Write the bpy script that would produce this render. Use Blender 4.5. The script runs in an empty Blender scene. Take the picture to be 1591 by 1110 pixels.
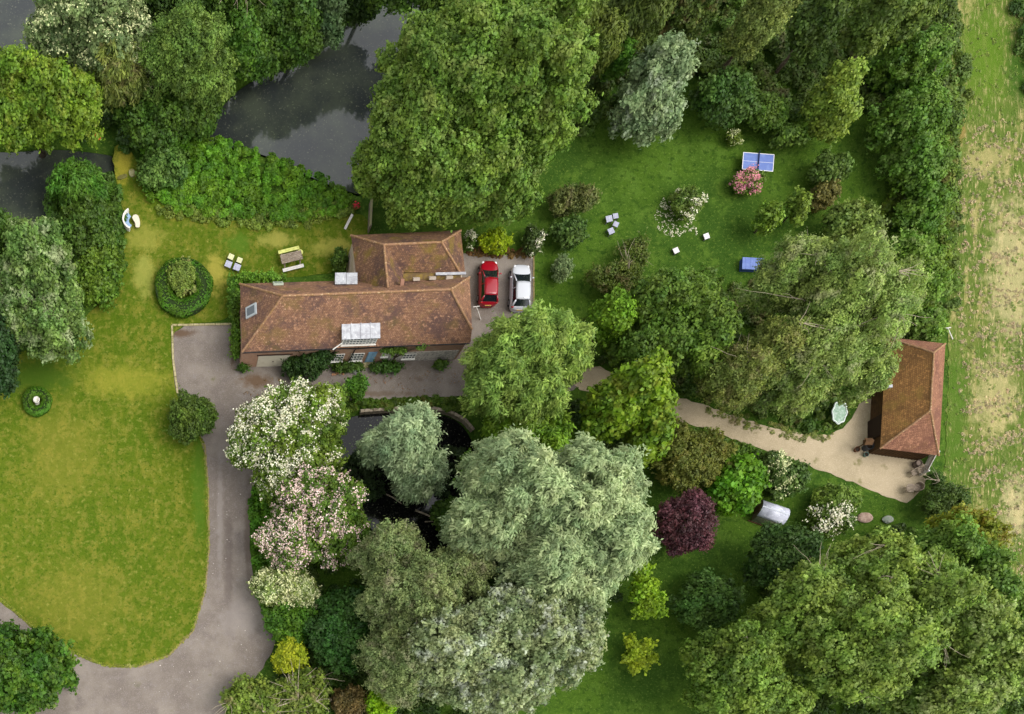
import bpy, math, random
import numpy as np
from mathutils import Vector, Matrix
S = bpy.context.scene
R = math.radians
# ---------------------------------------------------------------- camera, sky, sun, exposure
H, F = 92.0, 1610.0            # flying height in metres, focal length in photo pixels
NX, NY = 230.0, 1300.0         # photo pixel straight below the camera
cd = bpy.data.cameras.new('camera'); cam = bpy.data.objects.new('camera', cd)
S.collection.objects.link(cam); S.camera = cam
cam.location = (0, 0, H); cam.rotation_euler = (0, 0, 0)
cd.sensor_width = 36; cd.lens = 36 * F / 1591
cd.shift_x = (795.5 - NX) / 1591; cd.shift_y = (NY - 555) / 1591
cd.clip_start = 1; cd.clip_end = 6000
w = bpy.data.worlds.new('World'); S.world = w; w.use_nodes = True
nt = w.node_tree; bg = nt.nodes['Background']
sky = nt.nodes.new('ShaderNodeTexSky'); sky.sky_type = 'NISHITA'; sky.sun_disc = False
SUN_EL, SUN_AZ = R(56), R(100)
sky.sun_elevation = SUN_EL; sky.sun_rotation = SUN_AZ
sky.air_density = 1.5; sky.dust_density = 2.5; sky.ozone_density = 1
hs = nt.nodes.new('ShaderNodeHueSaturation'); hs.inputs['Saturation'].default_value = 0.12
nt.links.new(sky.outputs[0], hs.inputs['Color']); nt.links.new(hs.outputs[0], bg.inputs[0])
bg.inputs[1].default_value = 0.15
sd = bpy.data.lights.new('sun', 'SUN'); sd.energy = .9; sd.angle = R(45); sd.color = (1, .95, .87)
so = bpy.data.objects.new('sun', sd); S.collection.objects.link(so)
d = Vector((math.sin(SUN_AZ) * math.cos(SUN_EL), math.cos(SUN_AZ) * math.cos(SUN_EL), math.sin(SUN_EL)))
so.rotation_euler = d.to_track_quat('Z', 'Y').to_euler(); so.location = (30, 40, 60)
S.view_settings.view_transform = 'Standard'; S.view_settings.look = 'None'
S.view_settings.gamma = 1; S.view_settings.exposure = 0.96
S.cycles.max_bounces = 6; S.cycles.diffuse_bounces = 5; S.cycles.glossy_bounces = 3
S.cycles.transmission_bounces = 3; S.cycles.transparent_max_bounces = 6
S.cycles.use_denoising = True

# ---------------------------------------------------------------- helpers
def P(px, py, z=0.0):
    k = (H - z) / F
    return np.array(((px - NX) * k, (NY - py) * k, z))
def G(px, py): p = P(px, py); return (p[0], p[1])
def link(o, parent=None):
    S.collection.objects.link(o)
    if parent is not None: o.parent = parent
    return o
def tag(o, label=None, cat=None, group=None, kind=None):
    if label: o['label'] = label
    if cat: o['category'] = cat
    if group: o['group'] = group
    if kind: o['kind'] = kind
    return o
def thing(name, label, cat, loc=(0, 0, 0), rz=0.0, group=None):
    o = bpy.data.objects.new(name, None); o.empty_display_size = .3
    o.location = loc; o.rotation_euler = (0, 0, rz)
    return tag(link(o), label, cat, group)
def copy_tree(o, parent=None):
    c = link(o.copy(), parent)
    for ch in [x for x in S.objects if x.parent == o]: copy_tree(ch, c)
    return c

class MB:
    def __init__(s): s.v = []; s.f = []; s.uv = {}
    def add(s, vs, fs):
        n = len(s.v); s.v += [tuple(map(float, p)) for p in vs]; s.f += [tuple(i + n for i in f) for f in fs]; return s
    def box(s, c, d, rz=0, M=None):
        x, y, z = d[0] / 2, d[1] / 2, d[2] / 2
        vs = [Vector((a * x, b * y, e * z)) for e in (-1, 1) for a, b in ((-1, -1), (1, -1), (1, 1), (-1, 1))]
        m = M if M is not None else Matrix.Rotation(rz, 3, 'Z')
        vs = [m @ p + Vector(c) for p in vs]
        return s.add(vs, [(3, 2, 1, 0), (4, 5, 6, 7), (0, 1, 5, 4), (1, 2, 6, 5), (2, 3, 7, 6), (3, 0, 4, 7)])
    def bar(s, a, b, w, h):            # a box beam between two points
        a, b = Vector(a), Vector(b); q = (b - a).to_track_quat('Y', 'Z').to_matrix()
        return s.box((a + b) / 2, (w, (b - a).length, h), M=q)
    def tube(s, pts, rad, n=6, cap=True):
        pts = [Vector(p) for p in pts]; N = len(pts); vs = []; fs = []
        for i, p in enumerate(pts):
            t = (pts[min(i + 1, N - 1)] - pts[max(i - 1, 0)]).normalized()
            q = t.to_track_quat('Z', 'Y')
            r = rad[i] if hasattr(rad, '__len__') else rad
            for k in range(n):
                a = 2 * math.pi * k / n
                vs.append(p + q @ Vector((r * math.cos(a), r * math.sin(a), 0)))
        for i in range(N - 1):
            for k in range(n):
                k2 = (k + 1) % n; fs.append((i * n + k, i * n + k2, (i + 1) * n + k2, (i + 1) * n + k))
        if cap: fs += [tuple(range(n - 1, -1, -1)), tuple((N - 1) * n + k for k in range(n))]
        return s.add(vs, fs)
    def prism(s, poly, z0, z1):
        n = len(poly); vs = [(x, y, z0) for x, y in poly] + [(x, y, z1) for x, y in poly]
        a = sum(poly[i][0] * poly[(i + 1) % n][1] - poly[(i + 1) % n][0] * poly[i][1] for i in range(n))
        fs = [tuple(range(n - 1, -1, -1)), tuple(range(n, 2 * n))] + [(i, (i + 1) % n, n + (i + 1) % n, n + i) for i in range(n)]
        if a < 0: fs = [f[::-1] for f in fs]
        return s.add(vs, fs)
    def lathe(s, prof, n=20, c=(0, 0, 0)):
        vs = [(c[0] + r * math.cos(2 * math.pi * k / n), c[1] + r * math.sin(2 * math.pi * k / n), c[2] + z) for r, z in prof for k in range(n)]
        fs = [(i * n + k, i * n + (k + 1) % n, (i + 1) * n + (k + 1) % n, (i + 1) * n + k) for i in range(len(prof) - 1) for k in range(n)]
        fs += [tuple(range(n - 1, -1, -1)), tuple((len(prof) - 1) * n + k for k in range(n))]
        return s.add(vs, fs)
    def build(s, name, mat, parent=None, smooth=False, bevel=0):
        me = bpy.data.meshes.new(name); me.from_pydata(s.v, [], s.f); me.validate()
        if s.uv:
            ul = me.uv_layers.new(name='UVMap')
            for p in me.polygons:
                if p.index in s.uv:
                    for li, uv in zip(p.loop_indices, s.uv[p.index]): ul.data[li].uv = uv
        if mat: me.materials.append(mat)
        if smooth: me.polygons.foreach_set('use_smooth', [True] * len(me.polygons))
        me.update()
        o = bpy.data.objects.new(name, me); link(o, parent)
        if bevel:
            b = o.modifiers.new('bevel', 'BEVEL'); b.width = bevel; b.segments = 2; b.limit_method = 'ANGLE'
        return o

# ---------------------------------------------------------------- materials
def srgb(r, g, b, k=1.0):
    f = lambda c: (c / 255 / 12.92 if c / 255 <= .04045 else ((c / 255 + .055) / 1.055) ** 2.4) * k
    return (min(f(r), .95), min(f(g), .95), min(f(b), .95), 1)
MATS = {}
class NB:
    def __init__(s, name):
        s.m = bpy.data.materials.new(name); s.m.use_nodes = True; s.t = s.m.node_tree
        s.b = s.t.nodes['Principled BSDF']; s.out = s.t.nodes['Material Output']
        s.co = s.t.nodes.new('ShaderNodeTexCoord').outputs['Object']
    def n(s, k): return s.t.nodes.new(k)
    def l(s, a, b): s.t.links.new(a, b)
    def noise(s, scale, detail=4, stretch=None, co=None, rough=.6, dist=0):
        n = s.n('ShaderNodeTexNoise'); n.inputs['Scale'].default_value = scale; n.inputs['Detail'].default_value = detail
        n.inputs['Roughness'].default_value = rough; n.inputs['Distortion'].default_value = dist
        c = co or s.co
        if stretch:
            m = s.n('ShaderNodeMapping'); m.inputs['Scale'].default_value = stretch[:3]
            if len(stretch) > 3: m.inputs['Rotation'].default_value = (0, 0, stretch[3])
            s.l(c, m.inputs[0]); c = m.outputs[0]
        s.l(c, n.inputs['Vector']); return n.outputs['Fac']
    def rng(s, v, lo, hi, a=0., b=1.):
        m = s.n('ShaderNodeMapRange'); m.interpolation_type = 'SMOOTHSTEP'
        m.inputs[1].default_value = lo; m.inputs[2].default_value = hi; m.inputs[3].default_value = a; m.inputs[4].default_value = b
        s.l(v, m.inputs[0]); return m.outputs[0]
    def math(s, op, a, b=None):
        m = s.n('ShaderNodeMath'); m.operation = op
        for i, x in enumerate((a, b)):
            if x is None: continue
            if isinstance(x, (int, float)): m.inputs[i].default_value = x
            else: s.l(x, m.inputs[i])
        return m.outputs[0]
    def mix(s, f, a, b):
        m = s.n('ShaderNodeMix'); m.data_type = 'RGBA'
        if isinstance(f, (int, float)): m.inputs[0].default_value = f
        else: s.l(f, m.inputs[0])
        for i, x in ((6, a), (7, b)):
            if isinstance(x, tuple): m.inputs[i].default_value = x
            else: s.l(x, m.inputs[i])
        return m.outputs[2]
    def ell(s, cx, cy, rx, ry):        # 1 inside an ellipse on the ground, 0 outside
        m = s.n('ShaderNodeMapping'); m.inputs['Location'].default_value = (-cx / rx, -cy / ry, 0); m.inputs['Scale'].default_value = (1 / rx, 1 / ry, 0)
        s.l(s.co, m.inputs[0]); v = s.n('ShaderNodeVectorMath'); v.operation = 'LENGTH'; s.l(m.outputs[0], v.inputs[0])
        return v.outputs['Value']
    def bump(s, h, strength, dist=.05):
        b = s.n('ShaderNodeBump'); b.inputs['Strength'].default_value = strength; b.inputs['Distance'].default_value = dist
        s.l(h, b.inputs['Height']); s.l(b.outputs[0], s.b.inputs['Normal'])
def lmat(name, base, layers=(), rough=.8, spec=.3, bump=None, metal=0, coat=0, patches=()):
    if name in MATS: return MATS[name]
    s = NB(name); col = base
    for L in layers:
        sc, det, lo, hi, c = L[:5]; st = L[5] if len(L) > 5 else None
        col = s.mix(s.rng(s.noise(sc, det, st), lo, hi), col, c)
    for (cx, cy, rx, ry, c, k) in patches:
        dd = s.ell(cx, cy, rx, ry); nz = s.noise(.9, 10, rough=.72)
        m = s.math('ADD', dd, s.math('MULTIPLY', nz, 2.4))
        col = s.mix(s.rng(m, 2.25, 1.5, 0, k), col, c)
    if isinstance(col, tuple): s.b.inputs['Base Color'].default_value = col
    else: s.l(col, s.b.inputs['Base Color'])
    s.b.inputs['Roughness'].default_value = rough; s.b.inputs['Specular IOR Level'].default_value = spec
    s.b.inputs['Metallic'].default_value = metal; s.b.inputs['Coat Weight'].default_value = coat
    if bump: s.bump(s.noise(bump[0], 4), bump[1], bump[2])
    MATS[name] = s.m; return s.m
def leafmat(name, rgb, k=1.0, var=.35, dry=None, trans=.36, rough=.55):
    if name in MATS: return MATS[name]
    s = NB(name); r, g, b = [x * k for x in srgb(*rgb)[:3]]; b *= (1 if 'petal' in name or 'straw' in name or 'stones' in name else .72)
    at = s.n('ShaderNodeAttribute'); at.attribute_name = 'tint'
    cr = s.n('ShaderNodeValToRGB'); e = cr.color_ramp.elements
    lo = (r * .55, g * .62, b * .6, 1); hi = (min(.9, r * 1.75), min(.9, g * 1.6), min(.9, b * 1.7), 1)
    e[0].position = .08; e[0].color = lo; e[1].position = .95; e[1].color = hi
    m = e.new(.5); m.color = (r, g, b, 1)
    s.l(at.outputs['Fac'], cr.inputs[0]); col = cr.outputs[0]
    if dry:
        col = s.mix(s.rng(s.noise(.8, 7), .5, .68, 0, .8), col, srgb(*dry))
    h = s.n('ShaderNodeHueSaturation'); s.l(s.rng(s.noise(.45, 3), .3, .7, .485, .512), h.inputs['Hue'])
    s.l(s.rng(s.noise(.9, 4), .3, .7, 1 - var * .5, 1 + var * .5), h.inputs['Value']); s.l(col, h.inputs['Color']); col = h.outputs[0]
    s.l(col, s.b.inputs['Base Color']); s.b.inputs['Roughness'].default_value = rough; s.b.inputs['Specular IOR Level'].default_value = .35
    tr = s.n('ShaderNodeBsdfTranslucent'); s.l(col, tr.inputs[0])
    mx = s.n('ShaderNodeMixShader'); mx.inputs[0].default_value = trans
    s.l(s.b.outputs[0], mx.inputs[1]); s.l(tr.outputs[0], mx.inputs[2]); s.l(mx.outputs[0], s.out.inputs[0])
    MATS[name] = s.m; return s.m

bark = lmat('bark', srgb(78, 66, 52), [(6, 5, .4, .7, srgb(120, 108, 90))], .9)
bark_pale = lmat('bark_pale', srgb(140, 128, 108), [(6, 5, .4, .7, srgb(185, 172, 150))], .9)

# ---------------------------------------------------------------- polygons
def smooth_poly(pts, it=2):
    pts = [np.array(p, float) for p in pts]
    for _ in range(it):
        q = []
        for i in range(len(pts)):
            a, b = pts[i], pts[(i + 1) % len(pts)]; q += [a * .75 + b * .25, a * .25 + b * .75]
        pts = q
    return np.array(pts)
def inside(poly, X, Y):
    ins = np.zeros(X.shape, bool); n = len(poly)
    for i in range(n):
        x1, y1 = poly[i]; x2, y2 = poly[(i + 1) % n]
        if y1 == y2: continue
        c = ((y1 > Y) != (y2 > Y)) & (X < (x2 - x1) * (Y - y1) / (y2 - y1) + x1); ins ^= c
    return ins
def sdist(poly, X, Y):
    dm = np.full(X.shape, 1e9); n = len(poly)
    for i in range(n):
        a = poly[i]; b = poly[(i + 1) % n]; e = b - a; L = e @ e + 1e-9
        t = np.clip(((X - a[0]) * e[0] + (Y - a[1]) * e[1]) / L, 0, 1)
        dm = np.minimum(dm, np.hypot(X - a[0] - t * e[0], Y - a[1] - t * e[1]))
    return np.where(inside(poly, X, Y), dm, -dm)
def wp(px, it=2, wob=0, seed=0):
    p = smooth_poly([G(*q) for q in px], it)
    if wob:
        r = np.random.default_rng(seed); k = np.arange(len(p))
        q = []
        for i in range(len(p)):
            a, b = p[i], p[(i + 1) % len(p)]; m = max(1, int(np.hypot(*(b - a)) / .45))
            for j in range(m): q.append(a + (b - a) * j / m)
        p = np.array(q) + r.normal(0, wob, (len(q), 2))
    return p
def sheet(name, poly, z, mat, kind='structure', thick=.03):
    from mathutils.geometry import tessellate_polygon
    tri = tessellate_polygon([[Vector((x, y, 0)) for x, y in poly]])
    n = len(poly); mb = MB()
    vs = [(x, y, z) for x, y in poly] + [(x, y, z - thick) for x, y in poly]
    fs = []
    for t in tri:
        a, b, c = [Vector(vs[i]) for i in t]
        fs.append(t if (b - a).cross(c - a).z > 0 else t[::-1])
    ar = sum(poly[i][0] * poly[(i + 1) % n][1] - poly[(i + 1) % n][0] * poly[i][1] for i in range(n))
    for i in range(n):
        j = (i + 1) % n; q = (i, i + n, j + n, j); fs.append(q if ar > 0 else q[::-1])
    mb.add(vs, fs); return tag(mb.build(name, mat), kind=kind)

# ---------------------------------------------------------------- ground, water, drives
ponds = [wp([(318, 225), (335, 172), (375, 128), (430, 104), (490, 78), (540, 35), (590, -20), (700, -60), (660, 60), (610, 130), (600, 220), (575, 300), (535, 290), (480, 268), (440, 245), (370, 222)]),
         wp([(-120, 190), (-20, 235), (80, 225), (150, 232), (182, 238), (176, 268), (110, 268), (80, 330), (30, 380), (-120, 420)]),
         wp([(-200, -120), (30, -120), (62, 20), (50, 70), (10, 110), (-200, 120)]),
         wp([(522, 650), (560, 641), (640, 636), (690, 640), (722, 655), (745, 700), (742, 760), (725, 800), (730, 870), (690, 900), (650, 870), (600, 840), (560, 800), (520, 740), (505, 690)])]
grass_green = lmat('grass_green', srgb(54, 82, 24), [(.09, 3, .42, .6, srgb(70, 98, 26)), (.5, 9, .48, .64, srgb(78, 106, 34)), (1.8, 9, .48, .66, srgb(46, 74, 18)), (5, 8, .52, .7, srgb(94, 116, 44)), (12, 5, .5, .75, srgb(50, 76, 20))], .95, .1, (14, .9, .08))
def ground():
    xs = np.arange(-14, 96, .4); ys = np.arange(2, 92, .4)
    X, Y = np.meshgrid(xs, ys); Z = .012 * np.sin(X * .9) * np.cos(Y * .8) - .02
    for p in ponds:
        lo, hi = p.min(0) - 3, p.max(0) + 3
        m = (X > lo[0]) & (X < hi[0]) & (Y > lo[1]) & (Y < hi[1])
        dd = sdist(p, X[m], Y[m]); Z[m] = np.minimum(Z[m], -np.clip((dd + .5) / 1.1, 0, 1) ** .8 * 1.5 - .02)
    ny, nx = X.shape; v = np.stack([X, Y, Z], -1).reshape(-1, 3)
    i = np.arange(ny - 1)[:, None] * nx + np.arange(nx - 1)[None]; f = np.stack([i, i + 1, i + nx + 1, i + nx], -1).reshape(-1, 4)
    mb = MB(); mb.v = [tuple(p) for p in v.tolist()]; mb.f = [tuple(q) for q in f.tolist()]
    x0, x1, y0, y1 = xs[0], xs[-1], ys[0], ys[-1]; B = 2500
    o = [(-B, -B, -.03), (B, -B, -.03), (B, B, -.03), (-B, B, -.03)]; q = [(x0, y0, -.03), (x1, y0, -.03), (x1, y1, -.03), (x0, y1, -.03)]
    mb.add(o + q, [(0, 1, 5, 4), (1, 2, 6, 5), (2, 3, 7, 6), (3, 0, 4, 7)])
    tag(mb.build('ground', grass_green, smooth=True), kind='structure')
ground()
def watermat(name, c, ior, murk):
    s = NB(name)
    col = s.mix(s.rng(s.noise(.25, 5), .35, .7), srgb(*c), srgb(*murk))
    sp = s.rng(s.noise(6, 3), .6, .7, 0, .6); col = s.mix(sp, col, srgb(110, 112, 92))
    s.l(col, s.b.inputs['Base Color']); s.b.inputs['Roughness'].default_value = .06; s.b.inputs['IOR'].default_value = ior
    s.b.inputs['Specular IOR Level'].default_value = .5
    s.bump(s.noise(3, 4), .03, .05); return s.m
wm = watermat('pond_water', (44, 48, 48), 1.66, (66, 72, 60)); wm2 = watermat('dark_water', (12, 12, 14), 1.42, (18, 18, 16))
for p, m in zip(ponds, (wm, wm, wm, wm2)):
    c = p.mean(0); q = c + (p - c) * 1.0
    from mathutils.geometry import tessellate_polygon
    sheet('water', q, -.55, m, thick=.01)

asphalt = lmat('asphalt', srgb(108, 99, 90), [(.25, 4, .4, .65, srgb(130, 121, 111)), (.7, 9, .48, .75, srgb(104, 95, 89)), (1.6, 9, .5, .75, srgb(122, 114, 108)), (14, 4, .5, .75, srgb(150, 140, 136)), (30, 2, .6, .8, srgb(84, 74, 70)), (.5, 4, .62, .75, srgb(96, 92, 66))], .9, .25, (40, .3, .02), patches=[(*G(400, 592), 2.2, .8, srgb(92, 68, 44), .8), (*G(280, 518), 1.6, .5, srgb(84, 62, 42), .8), (*G(362, 540), .4, 2.2, srgb(84, 66, 46), .8), (*G(386, 830), .5, 6, srgb(88, 76, 66), .7), (*G(355, 880), .5, 7, srgb(92, 82, 76), .6), (*G(342, 800), .35, 7, srgb(140, 132, 126), .5), (*G(370, 960), 2.4, 2.0, srgb(140, 132, 126), .5), (*G(560, 612), 6, .35, srgb(92, 74, 56), .6), (*G(652, 590), .5, .35, srgb(96, 80, 66), .6)])
gravel = lmat('gravel', srgb(176, 160, 132), [(.3, 4, .4, .65, srgb(158, 144, 116)), (16, 4, .5, .75, srgb(204, 186, 164)), (28, 2, .6, .8, srgb(130, 112, 92)), (.8, 4, .62, .75, srgb(132, 124, 88))], .95, .15, (30, .6, .04))
lawn_m = lmat('lawn_grass', srgb(70, 92, 14), [(.12, 3, .38, .58, srgb(82, 98, 20)), (.6, 9, .48, .64, srgb(112, 112, 38), (1.5, .8, 1)), (1.6, 6, .5, .7, srgb(76, 98, 18)), (2.2, 6, .52, .76, srgb(138, 136, 62)), (1.5, 10, .5, .64, srgb(108, 110, 40)), (3.2, 9, .5, .66, srgb(62, 84, 12)), (7, 7, .45, .75, srgb(88, 102, 26)), (18, 4, .55, .75, srgb(58, 78, 12))], .95, .1, (16, .8, .06),
    patches=[(*G(520, 385), 2.6, 1.0, srgb(160, 154, 72), .6), (*G(430, 372), 2.2, .8, srgb(160, 154, 76), .55), (*G(335, 425), 1.4, 2.2, srgb(166, 154, 70), .6), (*G(225, 370), 2.2, 1.6, srgb(150, 146, 66), .5),
             (*G(225, 425), 1.4, 2.5, srgb(150, 150, 72), .6), (*G(95, 700), 4.5, 6, srgb(130, 124, 48), .35), (*G(120, 940), 6, 5, srgb(130, 124, 48), .35), (*G(190, 590), 5, 2, srgb(140, 138, 48), .5), (*G(190, 250), 1.0, 2.8, srgb(156, 146, 52), .8),
             (*G(310, 740), .9, 8, srgb(70, 100, 24), .8), (*G(60, 585), 4.5, 2.2, srgb(62, 88, 20), .9), (*G(370, 380), 1.5, 1.2, srgb(78, 108, 30), .7)])  # dark patch below the variegated tree is its shade painted into the grass
meadow_m = lmat('meadow_grass', srgb(82, 102, 38), [(.2, 6, .44, .6, srgb(98, 110, 48)), (.5, 10, .5, .66, srgb(150, 142, 88), (2.6, .45, 1)), (1.6, 9, .5, .62, srgb(84, 104, 38)), (2.4, 9, .52, .7, srgb(180, 164, 116), (2.6, .5, 1)), (9, 5, .52, .7, srgb(78, 98, 34))], .95, .1, (12, 1, .1),
    patches=[(*G(1570, 420), 2.5, 8, srgb(196, 180, 134), .5), (*G(1545, 620), 2.6, 4.5, srgb(192, 176, 126), .5), (*G(1575, 790), 1.6, 4, srgb(200, 184, 140), .5), (*G(1530, 250), 3, 2, srgb(180, 164, 112), .5), (*G(1494, 205), .5, 1.3, srgb(150, 122, 72), .6), (*G(1530, 90), 3, 6, srgb(82, 112, 26), .8), (*G(1590, 100), 2, 5, srgb(52, 84, 22), .8), (*G(1485, 640), 1.3, 9, srgb(74, 104, 30), .8)])
LAWN = [(-260, 640), (60, 545), (165, 470), (195, 400), (192, 330), (182, 290), (172, 225), (205, 225), (235, 320), (340, 342), (450, 352), (570, 322), (575, 380), (540, 425), (372, 436), (366, 500), (266, 504), (268, 560), (274, 620), (318, 690), (324, 760), (325, 850), (319, 920), (300, 982), (262, 1020), (215, 1037), (165, 1037), (110, 1015), (60, 985), (0, 932), (-260, 800)]
lawn_poly = wp(LAWN, 2, .035, 1)
drive_poly = wp([(268, 506), (350, 504), (368, 506), (376, 570), (380, 540), (560, 530), (722, 530), (722, 398), (829, 398), (829, 500), (850, 540), (910, 568), (905, 600), (850, 625), (740, 615), (640, 617), (560, 622), (500, 622), (450, 665), (388, 745), (388, 870), (402, 938), (426, 968), (430, 1000), (402, 1050), (350, 1100), (300, 1200), (-100, 1200), (-260, 1000), (-260, 780), (0, 932), (60, 985), (110, 1015), (165, 1037), (215, 1037), (262, 1020), (300, 982), (319, 920), (325, 850), (324, 760), (318, 690), (274, 620), (268, 560)], 1, .03, 2)
sheet('driveway', drive_poly, .010, asphalt)
sheet('driveway', np.array([G(718, 394), G(829, 397), G(829, 500), G(718, 500)]), .014, asphalt)
sheet('lawn', lawn_poly, .018, lawn_m)
sheet('gravel_path', wp([(880, 562), (940, 573), (1040, 612), (1110, 635), (1200, 666), (1280, 680), (1318, 662), (1340, 620), (1370, 620), (1370, 700), (1436, 712), (1440, 752), (1412, 782), (1395, 780), (1300, 741), (1230, 713), (1160, 690), (1100, 667), (1035, 650), (960, 622), (880, 600)], 1, .06, 3), .016, gravel)
sheet('meadow', wp([(1484, -200), (1476, 180), (1470, 400), (1474, 560), (1470, 700), (1462, 760), (1500, 800), (1560, 900), (1640, 1100), (2600, 1300), (2600, -200)], 1, .06, 4), .006, meadow_m)
# flowering daisies in the lawn
kerb_m = lmat('kerb_stone', srgb(170, 158, 120), [(3, 4, .4, .7, srgb(126, 120, 78))], .9)
def strip(name, pts, wd, z0, z1, mat, kind='structure'):
    mb = MB()
    for i in range(len(pts) - 1):
        a, b = np.array(pts[i]), np.array(pts[i + 1]); L = np.hypot(*(b - a)); ang = math.atan2(b[1] - a[1], b[0] - a[0])
        n = max(1, int(L / .45))
        for k in range(n):
            c = a + (b - a) * (k + .5) / n
            mb.box((c[0] + random.uniform(-.01, .01), c[1], (z0 + z1) / 2 + random.uniform(-.012, .012)), (L / n * .93, wd, z1 - z0), ang + random.uniform(-.03, .03))
    return tag(mb.build(name, mat), kind=kind)
random.seed(5)
strip('kerb', [G(276, 612), G(269, 560), G(267, 506), G(360, 504)], .17, -.02, .085, kerb_m)
strip('kerb', [G(318, 690), G(324, 760), G(325, 850), G(319, 918), G(300, 981), G(262, 1019), G(215, 1037)], .12, -.02, .05, lmat('kerb_brick', srgb(132, 116, 82), [(3, 4, .4, .7, srgb(136, 126, 70))], .9))
strip('kerb', [G(829, 398), G(829, 495)], .12, -.02, .07, lmat('kerb_brick', srgb(150, 120, 92)))

# ---------------------------------------------------------------- foliage engine
def leaf_mesh(name, pts, nor, l, wd, tint, mat, parent, rng, droop=0., jit=.7, smooth=False):
    n = len(pts)
    nr = nor + rng.normal(0, jit * .6, (n, 3)); nr /= np.linalg.norm(nr, axis=1)[:, None] + 1e-9
    t = rng.normal(0, 1, (n, 3))
    if droop: t = t * (1 - droop) + droop * (nor * np.array([1, 1, 0]) * 1.2 + np.array([0, 0, -1.1]))
    t -= (t * nr).sum(1)[:, None] * nr; t /= np.linalg.norm(t, axis=1)[:, None] + 1e-9
    b = np.cross(nr, t); sc = rng.uniform(.5, 1.5, n)[:, None]
    L = l * sc * .5; W = wd * sc * .5
    v = np.stack([pts - t * L, pts + b * W + nr * W * .3 + t * L * .1, pts + t * L, pts - b * W + nr * W * .3 + t * L * .1], 1).reshape(-1, 3)
    me = bpy.data.meshes.new(name)
    me.vertices.add(4 * n); me.vertices.foreach_set('co', v.astype(np.float32).ravel())
    me.loops.add(4 * n); me.loops.foreach_set('vertex_index', np.arange(4 * n, dtype=np.int32))
    me.polygons.add(n); me.polygons.foreach_set('loop_start', np.arange(0, 4 * n, 4, dtype=np.int32))
    try: me.polygons.foreach_set('loop_total', np.full(n, 4, dtype=np.int32))
    except Exception: pass
    a = me.attributes.new('tint', 'FLOAT', 'POINT'); a.data.foreach_set('value', np.repeat(tint, 4).astype(np.float32))
    me.materials.append(mat); me.update(calc_edges=True)
    return link(bpy.data.objects.new(name, me), parent)
def sph(rng, n):
    v = rng.normal(0, 1, (n, 3)); return v / np.linalg.norm(v, axis=1)[:, None]
def fbm(p, s, seed):
    r = np.random.default_rng(seed); o = np.zeros(len(p))
    for k in range(5):
        a = r.normal(0, 1, 3); a *= s * (1.6 ** k) / np.linalg.norm(a); o += np.sin(p @ a * 6.28 + r.uniform(0, 6.28)) / 5
    return o
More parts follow.
